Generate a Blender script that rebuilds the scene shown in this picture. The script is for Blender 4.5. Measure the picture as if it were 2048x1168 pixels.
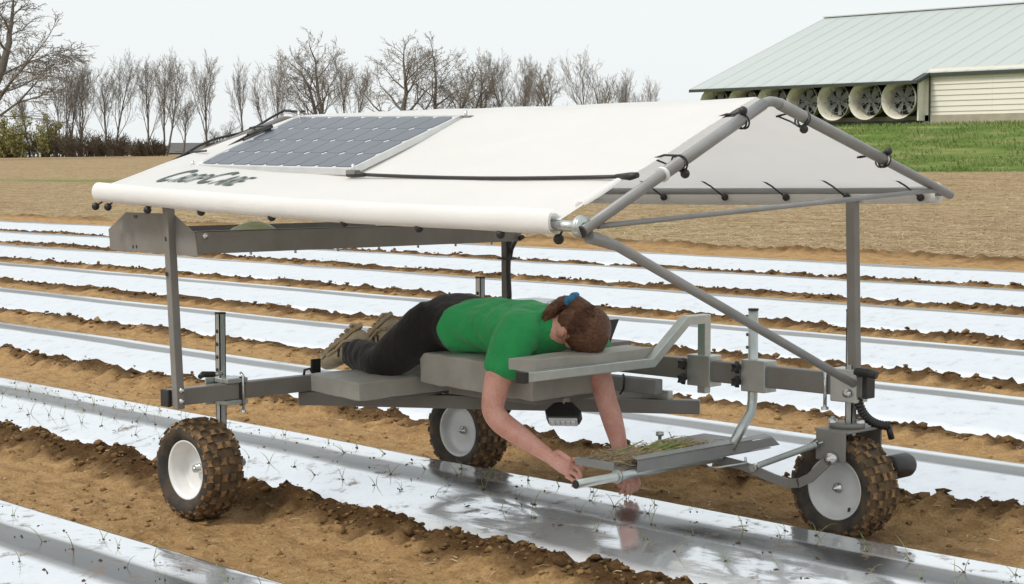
import bpy, bmesh, math, random
import numpy as np
from mathutils import Vector, Matrix, noise as mnoise
R = math.radians
sc = bpy.context.scene
col = sc.collection
for o in list(bpy.data.objects): bpy.data.objects.remove(o)

# ------------------------------------------------------------------ camera, sky, sun, exposure
cam = bpy.data.cameras.new('camera'); cam_o = bpy.data.objects.new('camera', cam); col.objects.link(cam_o)
cam.sensor_width = 36; cam.lens = 3500 / 2048 * 36; cam.clip_end = 3000; cam.clip_start = .05
cam_o.location = (5.7558, -5.4730, 1.39)
cam_o.rotation_euler = (R(90 - 3.988), 0, R(45))
sc.camera = cam_o

SUN_EL, SUN_AZ = 50, 195          # azimuth clockwise from +Y, where the sun stands
wd = bpy.data.worlds.new('World'); sc.world = wd; wd.use_nodes = True
nt = wd.node_tree; nt.nodes.clear()
out = nt.nodes.new('ShaderNodeOutputWorld'); bg = nt.nodes.new('ShaderNodeBackground')
sky = nt.nodes.new('ShaderNodeTexSky'); sky.sky_type = 'NISHITA'; sky.sun_disc = False
sky.sun_elevation = R(SUN_EL); sky.sun_rotation = R(SUN_AZ); sky.air_density = 1.2; sky.dust_density = 6; sky.ozone_density = 1.5
mx = nt.nodes.new('ShaderNodeMix'); mx.data_type = 'RGBA'; mx.inputs[0].default_value = .86
mx.inputs[7].default_value = (9.35, 9.75, 9.80, 1)     # even veil of thin high cloud
nt.links.new(sky.outputs[0], mx.inputs[6]); nt.links.new(mx.outputs[2], bg.inputs[0])
bg.inputs[1].default_value = .083; nt.links.new(bg.outputs[0], out.inputs[0])
sun = bpy.data.lights.new('sun', 'SUN'); sun.energy = 1.5; sun.angle = R(12); sun.color = (1, .95, .87)
sun_o = bpy.data.objects.new('sun', sun); col.objects.link(sun_o)
sd = Vector((math.sin(R(SUN_AZ)) * math.cos(R(SUN_EL)), math.cos(R(SUN_AZ)) * math.cos(R(SUN_EL)), math.sin(R(SUN_EL))))
sun_o.rotation_euler = sd.to_track_quat('Z', 'Y').to_euler()
sun_o.location = (0, 0, 30)
sc.view_settings.view_transform = 'Standard'; sc.view_settings.look = 'None'
sc.view_settings.exposure = .38; sc.view_settings.gamma = 1; sc.view_settings.use_curve_mapping = False

# ------------------------------------------------------------------ helpers
rnd = random.Random(7)
def tag(o, label=None, cat=None, group=None, kind=None):
    if label: o['label'] = label
    if cat: o['category'] = cat
    if group: o['group'] = group
    if kind: o['kind'] = kind
    return o
def empty(name, loc=(0, 0, 0)):
    o = bpy.data.objects.new(name, None); col.objects.link(o); o.location = loc; o.empty_display_size = .1
    return o

def smooth(a, b, x):
    t = np.clip((x - a) / (b - a), 0, 1); return t * t * (3 - 2 * t)
_rs = np.random.RandomState(3); _tab = _rs.rand(256, 256)
def vnoise(x, y):
    x = np.asarray(x, float); y = np.asarray(y, float)
    xi = np.floor(x).astype(int); yi = np.floor(y).astype(int); fx = x - xi; fy = y - yi
    fx = fx * fx * (3 - 2 * fx); fy = fy * fy * (3 - 2 * fy)
    g = lambda i, j: _tab[i & 255, j & 255]
    return (g(xi, yi) * (1 - fx) + g(xi + 1, yi) * fx) * (1 - fy) + (g(xi, yi + 1) * (1 - fx) + g(xi + 1, yi + 1) * fx) * fy
def fbm(x, y, o=4):
    s = 0; a = 1; n = 0
    for k in range(o):
        s = s + a * vnoise(x * 2 ** k + 17.3 * k, y * 2 ** k + 5.1 * k); n += a; a *= .5
    return s / n

class MB:
    """collects shapes for one mesh object; every face carries a material slot"""
    def __init__(s): s.v = []; s.f = []; s.m = []; s.sm = []
    def add(s, vs, fs, mi=0, sm=False):
        b = len(s.v); s.v += [tuple(p) for p in vs]
        for q in fs: s.f.append(tuple(b + i for i in q)); s.m.append(mi); s.sm.append(sm)
        return s
    def box(s, c, d, rot=None, mi=0):
        h = Vector(d) / 2; c = Vector(c); vs = []
        for z in (-1, 1):
            for x, y in ((-1, -1), (1, -1), (1, 1), (-1, 1)):
                p = Vector((x * h.x, y * h.y, z * h.z)); vs.append((rot @ p if rot else p) + c)
        return s.add(vs, [(3, 2, 1, 0), (4, 5, 6, 7), (0, 1, 5, 4), (1, 2, 6, 5), (2, 3, 7, 6), (3, 0, 4, 7)], mi)
    def bar(s, a, b, w, h, up=(0, 0, 1), mi=0):
        a = Vector(a); b = Vector(b); z = (b - a); L = z.length; z.normalize()
        x = Vector(up).cross(z); x.normalize(); y = z.cross(x)
        rot = Matrix((x, y, z)).transposed()
        return s.box((a + b) / 2, (w, h, L), rot, mi)
    def tube(s, pts, r, n=12, cap=True, mi=0, smth=True, close=False):
        pts = [Vector(p) for p in pts]; k = len(pts)
        rs = r if isinstance(r, (list, tuple)) else [r] * k
        t0 = (pts[1] - pts[0]).normalized()
        u = t0.orthogonal().normalized(); vs = []; pt = t0
        for i, p in enumerate(pts):
            if close: t = (pts[(i + 1) % k] - pts[i - 1]).normalized()
            else: t = ((pts[min(i + 1, k - 1)] - pts[max(i - 1, 0)])).normalized()
            u = (pt.rotation_difference(t) @ u); u = (u - t * u.dot(t)).normalized(); pt = t
            w = t.cross(u)
            for j in range(n):
                a = 2 * math.pi * j / n; vs.append(p + (u * math.cos(a) + w * math.sin(a)) * rs[i])
        fs = []
        for i in range(k - 1 + (1 if close else 0)):
            for j in range(n):
                i2 = (i + 1) % k
                fs.append((i * n + j, i * n + (j + 1) % n, i2 * n + (j + 1) % n, i2 * n + j))
        s.add(vs, fs, mi, smth)
        if cap and not close:
            s.add(vs[:n], [tuple(range(n))[::-1]], mi); s.add(vs[-n:], [tuple(range(n))], mi)
        return s
    def lathe(s, prof, c=(0, 0, 0), axis='y', n=32, mi=0, smth=True):
        """prof: (radius, along) pairs"""
        c = Vector(c); vs = []; k = len(prof)
        for r, t in prof:
            for j in range(n):
                a = 2 * math.pi * j / n
                p = {'y': (r * math.cos(a), t, r * math.sin(a)), 'z': (r * math.cos(a), r * math.sin(a), t), 'x': (t, r * math.cos(a), r * math.sin(a))}[axis]
                vs.append(c + Vector(p))
        fs = [(i * n + j, i * n + (j + 1) % n, (i + 1) * n + (j + 1) % n, (i + 1) * n + j) for i in range(k - 1) for j in range(n)]
        return s.add(vs, fs, mi, smth)
    def prism(s, poly, off, mi=0, mi_top=None):
        off = Vector(off); n = len(poly); a = [Vector(p) for p in poly]; b = [p + off for p in a]
        s.add(a + b, [tuple(range(n))[::-1]] + [(i, (i + 1) % n, n + (i + 1) % n, n + i) for i in range(n)], mi)
        s.add(b, [tuple(range(n))], mi if mi_top is None else mi_top)
        return s
    def ball(s, c, r, n=12, m=8, mi=0, squash=(1, 1, 1)):
        c = Vector(c); vs = []; fs = []
        for i in range(m + 1):
            th = math.pi * i / m
            for j in range(n):
                a = 2 * math.pi * j / n
                vs.append(c + Vector((r * squash[0] * math.sin(th) * math.cos(a), r * squash[1] * math.sin(th) * math.sin(a), r * squash[2] * math.cos(th))))
        for i in range(m):
            for j in range(n): fs.append((i * n + j, (i + 1) * n + j, (i + 1) * n + (j + 1) % n, i * n + (j + 1) % n))
        return s.add(vs, fs, mi, True)
    def mesh(s, name, mats):
        me = bpy.data.meshes.new(name); me.from_pydata(s.v, [], s.f)
        for m in (mats if isinstance(mats, (list, tuple)) else [mats]): me.materials.append(m)
        me.polygons.foreach_set('material_index', s.m); me.polygons.foreach_set('use_smooth', s.sm)
        bm = bmesh.new(); bm.from_mesh(me); bmesh.ops.remove_doubles(bm, verts=bm.verts, dist=1e-5)
        bmesh.ops.recalc_face_normals(bm, faces=bm.faces); bm.to_mesh(me); bm.free(); me.update()
        return me
    def build(s, name, mats, parent=None, bevel=0):
        o = bpy.data.objects.new(name, s.mesh(name, mats)); col.objects.link(o); o.parent = parent
        if bevel:
            b = o.modifiers.new('bevel', 'BEVEL'); b.width = bevel; b.segments = 2; b.limit_method = 'ANGLE'; b.angle_limit = R(40); b.harden_normals = False
        return o

# ------------------------------------------------------------------ materials
def newmat(name):
    m = bpy.data.materials.new(name); m.use_nodes = True
    return m, m.node_tree, m.node_tree.nodes['Principled BSDF']
def N(t, typ, **kw):
    n = t.nodes.new(typ)
    for k, v in kw.items(): setattr(n, k, v)
    return n
def noise_node(t, scale, detail=4, rough=.55, stretch=None, coord='Object', dist=0):
    tc = N(t, 'ShaderNodeTexCoord'); n = N(t, 'ShaderNodeTexNoise'); n.inputs['Scale'].default_value = scale
    n.inputs['Detail'].default_value = detail; n.inputs['Roughness'].default_value = rough; n.inputs['Distortion'].default_value = dist
    if stretch:
        mp = N(t, 'ShaderNodeMapping'); mp.inputs['Scale'].default_value = stretch
        t.links.new(tc.outputs[coord], mp.inputs[0]); t.links.new(mp.outputs[0], n.inputs[0])
    else: t.links.new(tc.outputs[coord], n.inputs[0])
    return n
def ramp(t, src, stops):
    r = N(t, 'ShaderNodeValToRGB'); e = r.color_ramp.elements
    while len(e) < len(stops): e.new(.5)
    for i, (p, c) in enumerate(stops): e[i].position = p; e[i].color = (*c, 1) if len(c) == 3 else c
    t.links.new(src, r.inputs[0]); return r
def mixc(t, f, a, b, mode='MIX'):
    m = N(t, 'ShaderNodeMix', data_type='RGBA', blend_type=mode)
    for s, i in ((f, 0), (a, 6), (b, 7)):
        if isinstance(s, (int, float)): m.inputs[i].default_value = s
        elif isinstance(s, tuple): m.inputs[i].default_value = (*s, 1)
        else: t.links.new(s, m.inputs[i])
    return m.outputs[2]
def math_(t, op, a, b=0.0):
    m = N(t, 'ShaderNodeMath', operation=op)
    for s, i in ((a, 0), (b, 1)):
        if isinstance(s, (int, float)): m.inputs[i].default_value = s
        else: t.links.new(s, m.inputs[i])
    return m.outputs[0]
def bump(t, bs, h, strength=.3, dist=.01):
    b = N(t, 'ShaderNodeBump'); b.inputs['Strength'].default_value = strength; b.inputs['Distance'].default_value = dist
    t.links.new(h, b.inputs['Height']); t.links.new(b.outputs[0], bs.inputs['Normal']); return b
def attr(t, name):
    a = N(t, 'ShaderNodeAttribute'); a.attribute_name = name; return a.outputs['Fac']
def simple(name, c1, c2=None, rough=.5, metal=0, scale=8, bscale=None, bstr=.2, bdist=.004, stretch=None, lo=.35, hi=.65, spec=.5, coat=0):
    m, t, b = newmat(name); c2 = c2 or tuple(x * .8 for x in c1)
    n = noise_node(t, scale, 5, .6, stretch); r = ramp(t, n.outputs[0], [(lo, c1), (hi, c2)])
    t.links.new(r.outputs[0], b.inputs['Base Color'])
    rr = N(t, 'ShaderNodeMapRange'); rr.inputs[3].default_value = max(.03, rough - .08); rr.inputs[4].default_value = min(1, rough + .1)
    t.links.new(n.outputs[0], rr.inputs[0]); t.links.new(rr.outputs[0], b.inputs['Roughness'])
    b.inputs['Metallic'].default_value = metal; b.inputs['Specular IOR Level'].default_value = spec
    if bscale:
        nb = noise_node(t, bscale, 4, .6, stretch); bump(t, b, nb.outputs[0], bstr, bdist)
    return m
M = {}
M['paint'] = simple('grey_powder_coat', (.205, .200, .188), (.168, .155, .135), .45, scale=5, bscale=260, bstr=.12, bdist=.001)
M['pipe'] = simple('light_grey_pipe', (.29, .295, .295), (.24, .245, .245), .38, scale=7, bscale=200, bstr=.08, bdist=.001)
M['zinc'] = simple('zinc_plate', (.56, .60, .585), (.44, .48, .47), .33, .75, scale=9, bscale=60, bstr=.06, bdist=.001)
M['bolt'] = simple('bright_bolt', (.7, .7, .68), (.5, .5, .5), .25, .9, scale=30)
M['black'] = simple('black_plastic', (.016, .016, .016), (.024, .023, .022), .45, scale=20, bscale=120, bstr=.1, bdist=.001)
M['rubber'] = simple('tyre_rubber', (.024, .022, .020), (.105, .070, .040), .8, scale=14, bscale=90, bstr=.3, bdist=.002, lo=.42, hi=.75)
M['mud'] = simple('mud_caked_rubber', (.29, .165, .070), (.085, .055, .030), .9, scale=26, bscale=150, bstr=.5, bdist=.003, lo=.36, hi=.68)
M['muddy'] = simple('muddy_rubber', (.165, .105, .055), (.065, .045, .028), .9, scale=14, bscale=90, bstr=.5, bdist=.004)
M['rim_white'] = simple('white_rim', (.80, .81, .81), (.70, .70, .68), .38, .0, scale=5, bscale=30, bstr=.05)
M['rim_grey'] = simple('brushed_rim', (.62, .62, .61), (.54, .54, .53), .42, .15, scale=7, bscale=60, bstr=.08)
M['vinyl'] = simple('grey_vinyl', (.365, .365, .34), (.29, .275, .24), .47, scale=4, bscale=22, bstr=.35, bdist=.006)
M['lens'] = simple('lamp_lens', (.75, .77, .78), (.6, .6, .6), .2, scale=30)
M['straw'] = simple('dry_straw', (.60, .50, .34), (.42, .32, .18), .8, scale=3)
M['onion_root'] = simple('onion_roots', (.62, .50, .33), (.45, .34, .20), .8, scale=60)
M['onion_leaf'] = simple('onion_leaf', (.20, .30, .07), (.42, .40, .14), .5, scale=22)
M['seedling'] = simple('seedling_leaf', (.13, .19, .06), (.32, .28, .11), .5, scale=40)
M['letter'] = simple('printed_letter', (.045, .075, .070), (.055, .085, .08), .6, scale=30)
M['green'] = None

def cloth_mat(name, c1, c2, trans, bsc, rough=.75):
    m, t, b = newmat(name); n = noise_node(t, 3, 5, .6); r = ramp(t, n.outputs[0], [(.35, c1), (.7, c2)])
    t.links.new(r.outputs[0], b.inputs['Base Color']); b.inputs['Roughness'].default_value = rough; b.inputs['Specular IOR Level'].default_value = .25
    n2 = noise_node(t, bsc, 3, .7); n3 = noise_node(t, 5, 3, .5)
    bump(t, b, math_(t, 'ADD', n2.outputs[0], math_(t, 'MULTIPLY', n3.outputs[0], 4.0)), .4, .004)
    tr = N(t, 'ShaderNodeBsdfTranslucent'); t.links.new(r.outputs[0], tr.inputs[0])
    mxs = N(t, 'ShaderNodeMixShader'); mxs.inputs[0].default_value = trans
    t.links.new(b.outputs[0], mxs.inputs[1]); t.links.new(tr.outputs[0], mxs.inputs[2])
    t.links.new(mxs.outputs[0], t.nodes['Material Output'].inputs[0]); return m
M['canvas'] = cloth_mat('white_canvas', (.93, .93, .92), (.90, .898, .885), .40, 140)

# soil sheet: field soil, moist berms, painted cart shade, stubble and grass zones from vertex attributes
def ground_mat():
    m, t, b = newmat('field_ground')
    n1 = noise_node(t, 1.1, 6, .6); n2 = noise_node(t, 13, 9, .74); n3 = noise_node(t, 85, 5, .75); n4 = noise_node(t, 5, 5, .6, (1, 2.2, 1))
    dry = ramp(t, n2.outputs[0], [(.28, (.285, .172, .072)), (.5, (.435, .275, .128)), (.75, (.56, .385, .205))]).outputs[0]
    dry = mixc(t, math_(t, 'MULTIPLY', n1.outputs[0], .5), dry, (.375, .23, .10))
    wet_shade = ramp(t, n2.outputs[0], [(.3, (.058, .031, .012)), (.6, (.100, .055, .023)), (.8, (.20, .115, .052))]).outputs[0]
    dry = mixc(t, ramp(t, n4.outputs[0], [(.50, (0, 0, 0)), (.66, (.75, .75, .75))]).outputs[0], dry, (.24, .140, .062)); base = mixc(t, attr(t, 'damp_shade'), dry, wet_shade)
    base = mixc(t, 1.0, base, ramp(t, n3.outputs[0], [(.34, (.70, .68, .66)), (.5, (1, 1, 1)), (.68, (1.3, 1.3, 1.3))]).outputs[0], 'MULTIPLY')
    # stubble
    ns = noise_node(t, .5, 8, .7, (.25, 1.6, 1)); ns2 = noise_node(t, 3.2, 8, .78, (.7, 1.5, 1))
    stub = ramp(t, ns.outputs[0], [(.36, (.215, .13, .06)), (.5, (.34, .245, .135)), (.62, (.29, .235, .10))]).outputs[0]
    st2 = ramp(t, ns2.outputs[0], [(.34, (.125, .080, .036)), (.5, (.30, .215, .115)), (.66, (.56, .45, .30))]).outputs[0]
    stub = mixc(t, .6, stub, st2)
    base = mixc(t, attr(t, 'stubble'), base, stub)
    ng = noise_node(t, .8, 6, .65, (.6, 1.4, 1)); gr = ramp(t, ng.outputs[0], [(.3, (.07, .12, .022)), (.5, (.115, .175, .035)), (.68, (.27, .26, .11))]).outputs[0]
    base = mixc(t, attr(t, 'grass'), base, gr)
    t.links.new(base, b.inputs['Base Color']); b.inputs['Roughness'].default_value = .95; b.inputs['Specular IOR Level'].default_value = .15
    hsum = math_(t, 'ADD', n2.outputs[0], math_(t, 'MULTIPLY', n3.outputs[0], .5))
    bump(t, b, hsum, .9, .024); return m
M['ground'] = ground_mat()

def film_mat():
    m, t, b = newmat('silver_mulch_film')
    st = attr(t, 'stripe'); sl = attr(t, 'slope'); du = attr(t, 'dirt')
    nz = noise_node(t, 2.2, 4, .5, (.6, 2.0, 1)); fine = noise_node(t, 26, 4, .6, (.5, 1.3, 1)); dirt = noise_node(t, 9, 6, .7)
    silver = ramp(t, dirt.outputs[0], [(.35, (.86, .885, .92)), (.62, (.80, .83, .87))]).outputs[0]
    dmask = math_(t, 'MULTIPLY', ramp(t, dirt.outputs[0], [(.56, (0, 0, 0)), (.68, (1, 1, 1))]).outputs[0], du)
    blackc = (.030, .031, .033)
    c = mixc(t, st, silver, blackc); c = mixc(t, dmask, c, (.20, .13, .075))
    t.links.new(c, b.inputs['Base Color'])
    mt = math_(t, 'MULTIPLY', math_(t, 'SUBTRACT', 1.0, st), .80)
    mt = math_(t, 'MULTIPLY', mt, math_(t, 'SUBTRACT', 1.0, math_(t, 'MULTIPLY', sl, .6)))
    t.links.new(mt, b.inputs['Metallic'])
    rg = math_(t, 'ADD', .10, math_(t, 'MULTIPLY', sl, .25)); rg = math_(t, 'ADD', rg, math_(t, 'MULTIPLY', st, .12)); rg = math_(t, 'ADD', rg, math_(t, 'MULTIPLY', dmask, .4))
    t.links.new(rg, b.inputs['Roughness']); b.inputs['Specular IOR Level'].default_value = .75
    wr = noise_node(t, 1.5, 5, .55, (1.0, 5.0, 1), dist=.8)
    h = math_(t, 'ADD', math_(t, 'MULTIPLY', nz.outputs[0], 2.0), math_(t, 'MULTIPLY', fine.outputs[0], .14))
    h = math_(t, 'ADD', h, math_(t, 'MULTIPLY', math_(t, 'MULTIPLY', wr.outputs[0], sl), 4.0))
    bump(t, b, h, .16, .012); return m
M['film'] = film_mat()

# ------------------------------------------------------------------ lie of the land
SL = -.042                                  # the rows run a little off the cart's own axis
BED = [10.95, 9.10, 7.25, 5.40, 3.50, 1.57, -.235, -2.11]     # far shoulder of each mulch bed, from the stubble towards the camera
NEARW = [.94, .94, .94, .93, .92, .82, .85, .85]
def rise(y):
    y = np.asarray(y, float); t = np.clip(y - 11, 0, 120)
    a = .235 * smooth(2.2, 12.2, y) * 1.02
    return a + .04 * t - 1.08e-4 * t * t - np.clip(y - 131, 0, 1e9) * .02
def bank(x, y):
    return 1.38 * smooth(41.5, 53, y) * smooth(-66, -52, x) * (1 - smooth(72, 88, y))
def soil_h(x, y):
    """ground height plus damp / stubble / grass masks"""
    q = y - SL * x
    z = rise(y) + bank(x, y)
    damp_shade = np.zeros_like(q); under = np.zeros_like(q)
    n_c = fbm(x * 9, y * 9, 4) - .5; n_f = fbm(x * 26 + 9, y * 26, 3) - .5; n_l = fbm(x * 1.3, y * 2.2, 3) - .5
    amp = np.ones_like(q)
    for k, qk in enumerate(BED):
        t = qk - q; w = NEARW[k]
        af = 1.0 if k > 4 else .5; wob = (.05 * (fbm(x * 2.2 + 31 * k, x * 0 + k, 3) - .5) * 2 + .05 * n_c * 1.2) * af
        z = z + .095 * smooth(-.10, .02, t) * (1 - smooth(.22, w + .04, t)) - .035 * smooth(-.02, .05, t) * (1 - smooth(w - .15, w - .05, t))
        tt = t + wob
        bh = (.070 if k > 4 else .045) + .05 * af * (fbm(x * 1.7 + 11 * k, x * 0 + 3 * k, 3) - .5)
        bump_ = smooth(w - .10, w + .03, tt) * (1 - smooth(w + .06, w + .30, tt))
        z = z + bh * bump_ + bump_ * (n_c * .070 * af + n_f * .040)
        wid = .20 if k == 6 else (.14 if k > 3 else .18)
        damp_shade = np.maximum(damp_shade, smooth(w - .15, w - .06, tt) * (1 - smooth(w + wid - .07, w + wid + .06, tt + .12 * n_c)))
        fb = smooth(-.22, -.10, tt) * (1 - smooth(-.04, .02, tt)); z = z + fb * (n_c * .02)
        under = np.maximum(under, smooth(-.01, .03, t) * (1 - smooth(w - .12, w - .06, t)))
    field = 1 - smooth(12.0, 12.6, q + n_l * .5)
    z = z + (n_c * .036 + n_f * .030 + n_l * .045) * (1 - under) * (.55 + .45 * field)
    # canopy's cast shadow on the furrow under the cart, painted in as darker soil
    cart_shade = np.exp(-((q - .18) / .30) ** 2) * smooth(-.3, .6, x) * (1 - smooth(1.9, 3.2, x)) * .55
    damp_shade = np.maximum(damp_shade * (.95 + .9 * n_c), cart_shade * (1 + 1.5 * n_c))
    edge = np.exp(-((q - 12.9 - n_l * .5) / .16) ** 2); z = z + edge * (.06 + n_c * .12); damp_shade = np.maximum(damp_shade, edge * .8)
    damp_shade = np.clip(damp_shade * (1 - under), 0, 1)
    stub = smooth(12.85, 13.2, q + n_l * .5)
    bl = 41.3 + 2.5 * (fbm(x * .12, y * .12, 3) - .5)
    grass = smooth(bl - .5, bl + .5, y) * smooth(-66, -58, x) + smooth(130, 134, y)
    strip = np.exp(-((y - 30.5 - n_l * 2) / .9) ** 2) * .75 * (1 - smooth(-30, -20, x)); grass = np.clip(grass + strip, 0, 1)
    return z, damp_shade, stub, grass

def axis(*segs):
    out_ = []
    for a, b, st in segs: out_ += list(np.arange(a, b, st))
    return np.array(out_)
def make_ground():
    xs = axis((-900, -300, 60), (-300, -90, 6), (-90, -36, 1.2), (-36, -9, .11), (-9, -3, .06), (-3, 4.2, .024), (4.2, 14, .4), (14, 100, 8), (100, 900, 80))
    ys = axis((-700, -60, 80), (-60, -6, 4), (-6, -3.2, .2), (-3.2, 1.9, .021), (1.9, 6, .034), (6, 13.6, .045), (13.6, 30, .25), (30, 64, .7), (64, 150, 3), (150, 400, 25), (400, 1300, 100))
    X, Y = np.meshgrid(xs, ys, indexing='ij'); z, damp_shade, stub, grass = soil_h(X, Y)
    nx, ny = X.shape; v = np.stack([X, Y, z], -1).reshape(-1, 3)
    I = np.arange(nx * ny).reshape(nx, ny)
    q = np.stack([I[:-1, :-1], I[1:, :-1], I[1:, 1:], I[:-1, 1:]], -1).reshape(-1, 4)
    me = bpy.data.meshes.new('ground'); me.vertices.add(len(v)); me.vertices.foreach_set('co', v.ravel())
    me.loops.add(q.size); me.loops.foreach_set('vertex_index', q.ravel().astype(np.int32))
    me.polygons.add(len(q)); me.polygons.foreach_set('loop_start', np.arange(0, q.size, 4, dtype=np.int32))
    me.polygons.foreach_set('use_smooth', np.ones(len(q), bool)); me.update(calc_edges=True)
    for nm, a in (('damp_shade', damp_shade), ('stubble', stub), ('grass', grass)):
        at = me.attributes.new(nm, 'FLOAT', 'POINT'); at.data.foreach_set('value', a.ravel().astype(np.float32))
    me.materials.append(M['ground']); o = bpy.data.objects.new('ground', me); col.objects.link(o)
    tag(o, 'brown tilled soil between the mulch rows running into stubble and a grass bank', 'ground', kind='structure')
make_ground()
def gz(x, y):
    return float(rise(np.array(y))) + float(bank(np.array(float(x)), np.array(float(y))))

# ------------------------------------------------------------------ plastic mulch rows
BEDLAB = ['silver plastic mulch row farthest back, bordering the brown stubble field',
          'second silver plastic mulch row in front of the stubble field',
          'third silver plastic mulch row counted from the stubble field',
          'fourth silver plastic mulch row counted from the stubble field',
          'fifth silver plastic mulch row, passing just behind the back of the cart',
          'sixth silver plastic mulch row, beyond the two far wheels of the cart',
          'silver plastic mulch row with seedlings straddled by the cart, under the hands',
          'silver plastic mulch row with seedlings cutting the bottom left corner']
def film_z(k, x, t):
    """height of film k, t metres from its far shoulder towards the camera"""
    w = NEARW[k]
    z = .100 * smooth(-.085, .012, t) * (1 - smooth(.24, w + .06, t)) + .008
    return z
def film_surf(k, X, T):
    Y = BED[k] - T + SL * X + .033 * (fbm(X * .35 + 7 * k, X * 0 + k, 3) - .5)
    z = rise(Y) + film_z(k, X, T) + .010 * (fbm(X * 1.6 + 3 * k, T * 5, 3) - .5) * smooth(0, .08, T) + .010 * (fbm(X * .8, T * 0 + k, 2) - .5)
    sl = smooth(NEARW[k] - .22, NEARW[k] - .12, T)
    rp = (fbm(X * 3.5 + T * 5, T * 3 - X * .4 + 9 * k, 4) - .5)
    z = z + sl * rp * .022 * (1 - smooth(NEARW[k] - .03, NEARW[k] + .03, T)) + .006 * (fbm(X * 6, T * 14 + k, 3) - .5) * smooth(.3, .5, T)
    return Y, z, sl
def make_bed(k):
    near = k >= 6
    xs = axis((-48, -9, .5), (-9, -4, .12), (-4, 4.6, .035)) if near else axis((-60, -12, .5), (-12, 5, .10))
    ts = np.array([-.10, -.06, -.03, -.01, .005, .02, .04, .07, .10, .13] + list(np.arange(.16, .60, .03)) + [.60, .64, .68, .72, .76, .80, .84, .88, .92, .96, 1.0])
    X, T = np.meshgrid(xs, ts, indexing='ij')
    Y, z, sl = film_surf(k, X, T)
    s0, s1 = (.195, .375) if near else ((.10, .29) if k > 2 else (.035, .17))
    nn = .02 * (fbm(X * .9 + k, X * 0, 3) - .5)
    stripe = ((T > s0 - .001) & (T < s1)).astype(float)
    stripe = smooth(s0 - .012, s0 + .012, T + nn) * (1 - smooth(s1 - .012, s1 + .012, T + nn))
    nx, ny = X.shape; v = np.stack([X, Y, z], -1).reshape(-1, 3); I = np.arange(nx * ny).reshape(nx, ny)
    q = np.stack([I[:-1, :-1], I[:-1, 1:], I[1:, 1:], I[1:, :-1]], -1).reshape(-1, 4)
    me = bpy.data.meshes.new('mulch_row'); me.vertices.add(len(v)); me.vertices.foreach_set('co', v.ravel())
    me.loops.add(q.size); me.loops.foreach_set('vertex_index', q.ravel().astype(np.int32)); me.polygons.add(len(q))
    me.polygons.foreach_set('loop_start', np.arange(0, q.size, 4, dtype=np.int32)); me.polygons.foreach_set('use_smooth', np.ones(len(q), bool)); me.update(calc_edges=True)
    dirt = np.full_like(T, .9 if near else .25)
    for nm, a in (('stripe', stripe), ('slope', sl), ('dirt', dirt)):
        at = me.attributes.new(nm, 'FLOAT', 'POINT'); at.data.foreach_set('value', a.ravel().astype(np.float32))
    me.materials.append(M['film']); o = bpy.data.objects.new('mulch_row', me); col.objects.link(o)
    tag(o, BEDLAB[k], 'mulch row', 'plastic mulch rows across the field')
for k in range(8): make_bed(k)
def on_bed(k, x, t):
    y, z, _ = film_surf(k, np.array(float(x)), np.array(float(t)))
    return Vector((x, float(y), float(z)))

# ------------------------------------------------------------------ soil clods, straw, grass (uncountable)
def clods():
    mb_v = []; mb_f = []; rs = np.random.RandomState(11)
    ico = bmesh.new(); bmesh.ops.create_icosphere(ico, subdivisions=1, radius=1)
    iv = np.array([v.co[:] for v in ico.verts]); fi = np.array([[l.index for l in f.verts] for f in ico.faces]); ico.free()
    pts = []
    for k, qk in enumerate(BED):
        n = 2600 if k >= 5 else 1500
        xr = {7: (-1, 2.2), 6: (-4.5, 3.6), 5: (-9, 3.6)}.get(k, (-26, 2.5))
        x = rs.uniform(*xr, n); t = NEARW[k] + rs.normal(.07, .07, n); pts.append((x, qk - t + SL * x, rs.gamma(1.8, .0036, n) * (1.0 if k > 4 else 1.7)))
        n2 = 900 if k >= 4 else 400; x = rs.uniform(*xr, n2); t = rs.uniform(-.75, -.06, n2); pts.append((x, qk - t + SL * x, rs.gamma(1.5, .0030, n2)))
    x = np.concatenate([p[0] for p in pts]); y = np.concatenate([p[1] for p in pts]); s = np.clip(np.concatenate([p[2] for p in pts]), .003, .028)
    z, damp_shade, _, _ = soil_h(x, y); n = len(x)
    jit = 1 + .95 * (rs.rand(n, 12, 1) - .5); sq = np.stack([rs.uniform(.7, 1.5, n), rs.uniform(.7, 1.3, n), rs.uniform(.45, .9, n)], -1)
    V = iv[None] * jit * sq[:, None] * s[:, None, None] + np.stack([x, y, z + s * .1], -1)[:, None]
    F = fi[None] + (np.arange(n) * 12)[:, None, None]
    me = bpy.data.meshes.new('soil_clods'); V = V.reshape(-1, 3); F = F.reshape(-1, 3)
    me.vertices.add(len(V)); me.vertices.foreach_set('co', V.ravel()); me.loops.add(F.size); me.loops.foreach_set('vertex_index', F.ravel().astype(np.int32))
    me.polygons.add(len(F)); me.polygons.foreach_set('loop_start', np.arange(0, F.size, 3, dtype=np.int32)); me.update(calc_edges=True)
    for nm, a in (('damp_shade', np.clip(damp_shade * rs.uniform(.3, 1.05, n), 0, 1)), ('stubble', damp_shade * 0), ('grass', damp_shade * 0)):
        at = me.attributes.new(nm, 'FLOAT', 'POINT'); at.data.foreach_set('value', np.repeat(a, 12).astype(np.float32))
    me.materials.append(M['ground']); o = bpy.data.objects.new('soil_clods', me); col.objects.link(o)
    tag(o, 'loose brown soil clods scattered along the furrows', 'soil', kind='stuff')
clods()
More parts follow.
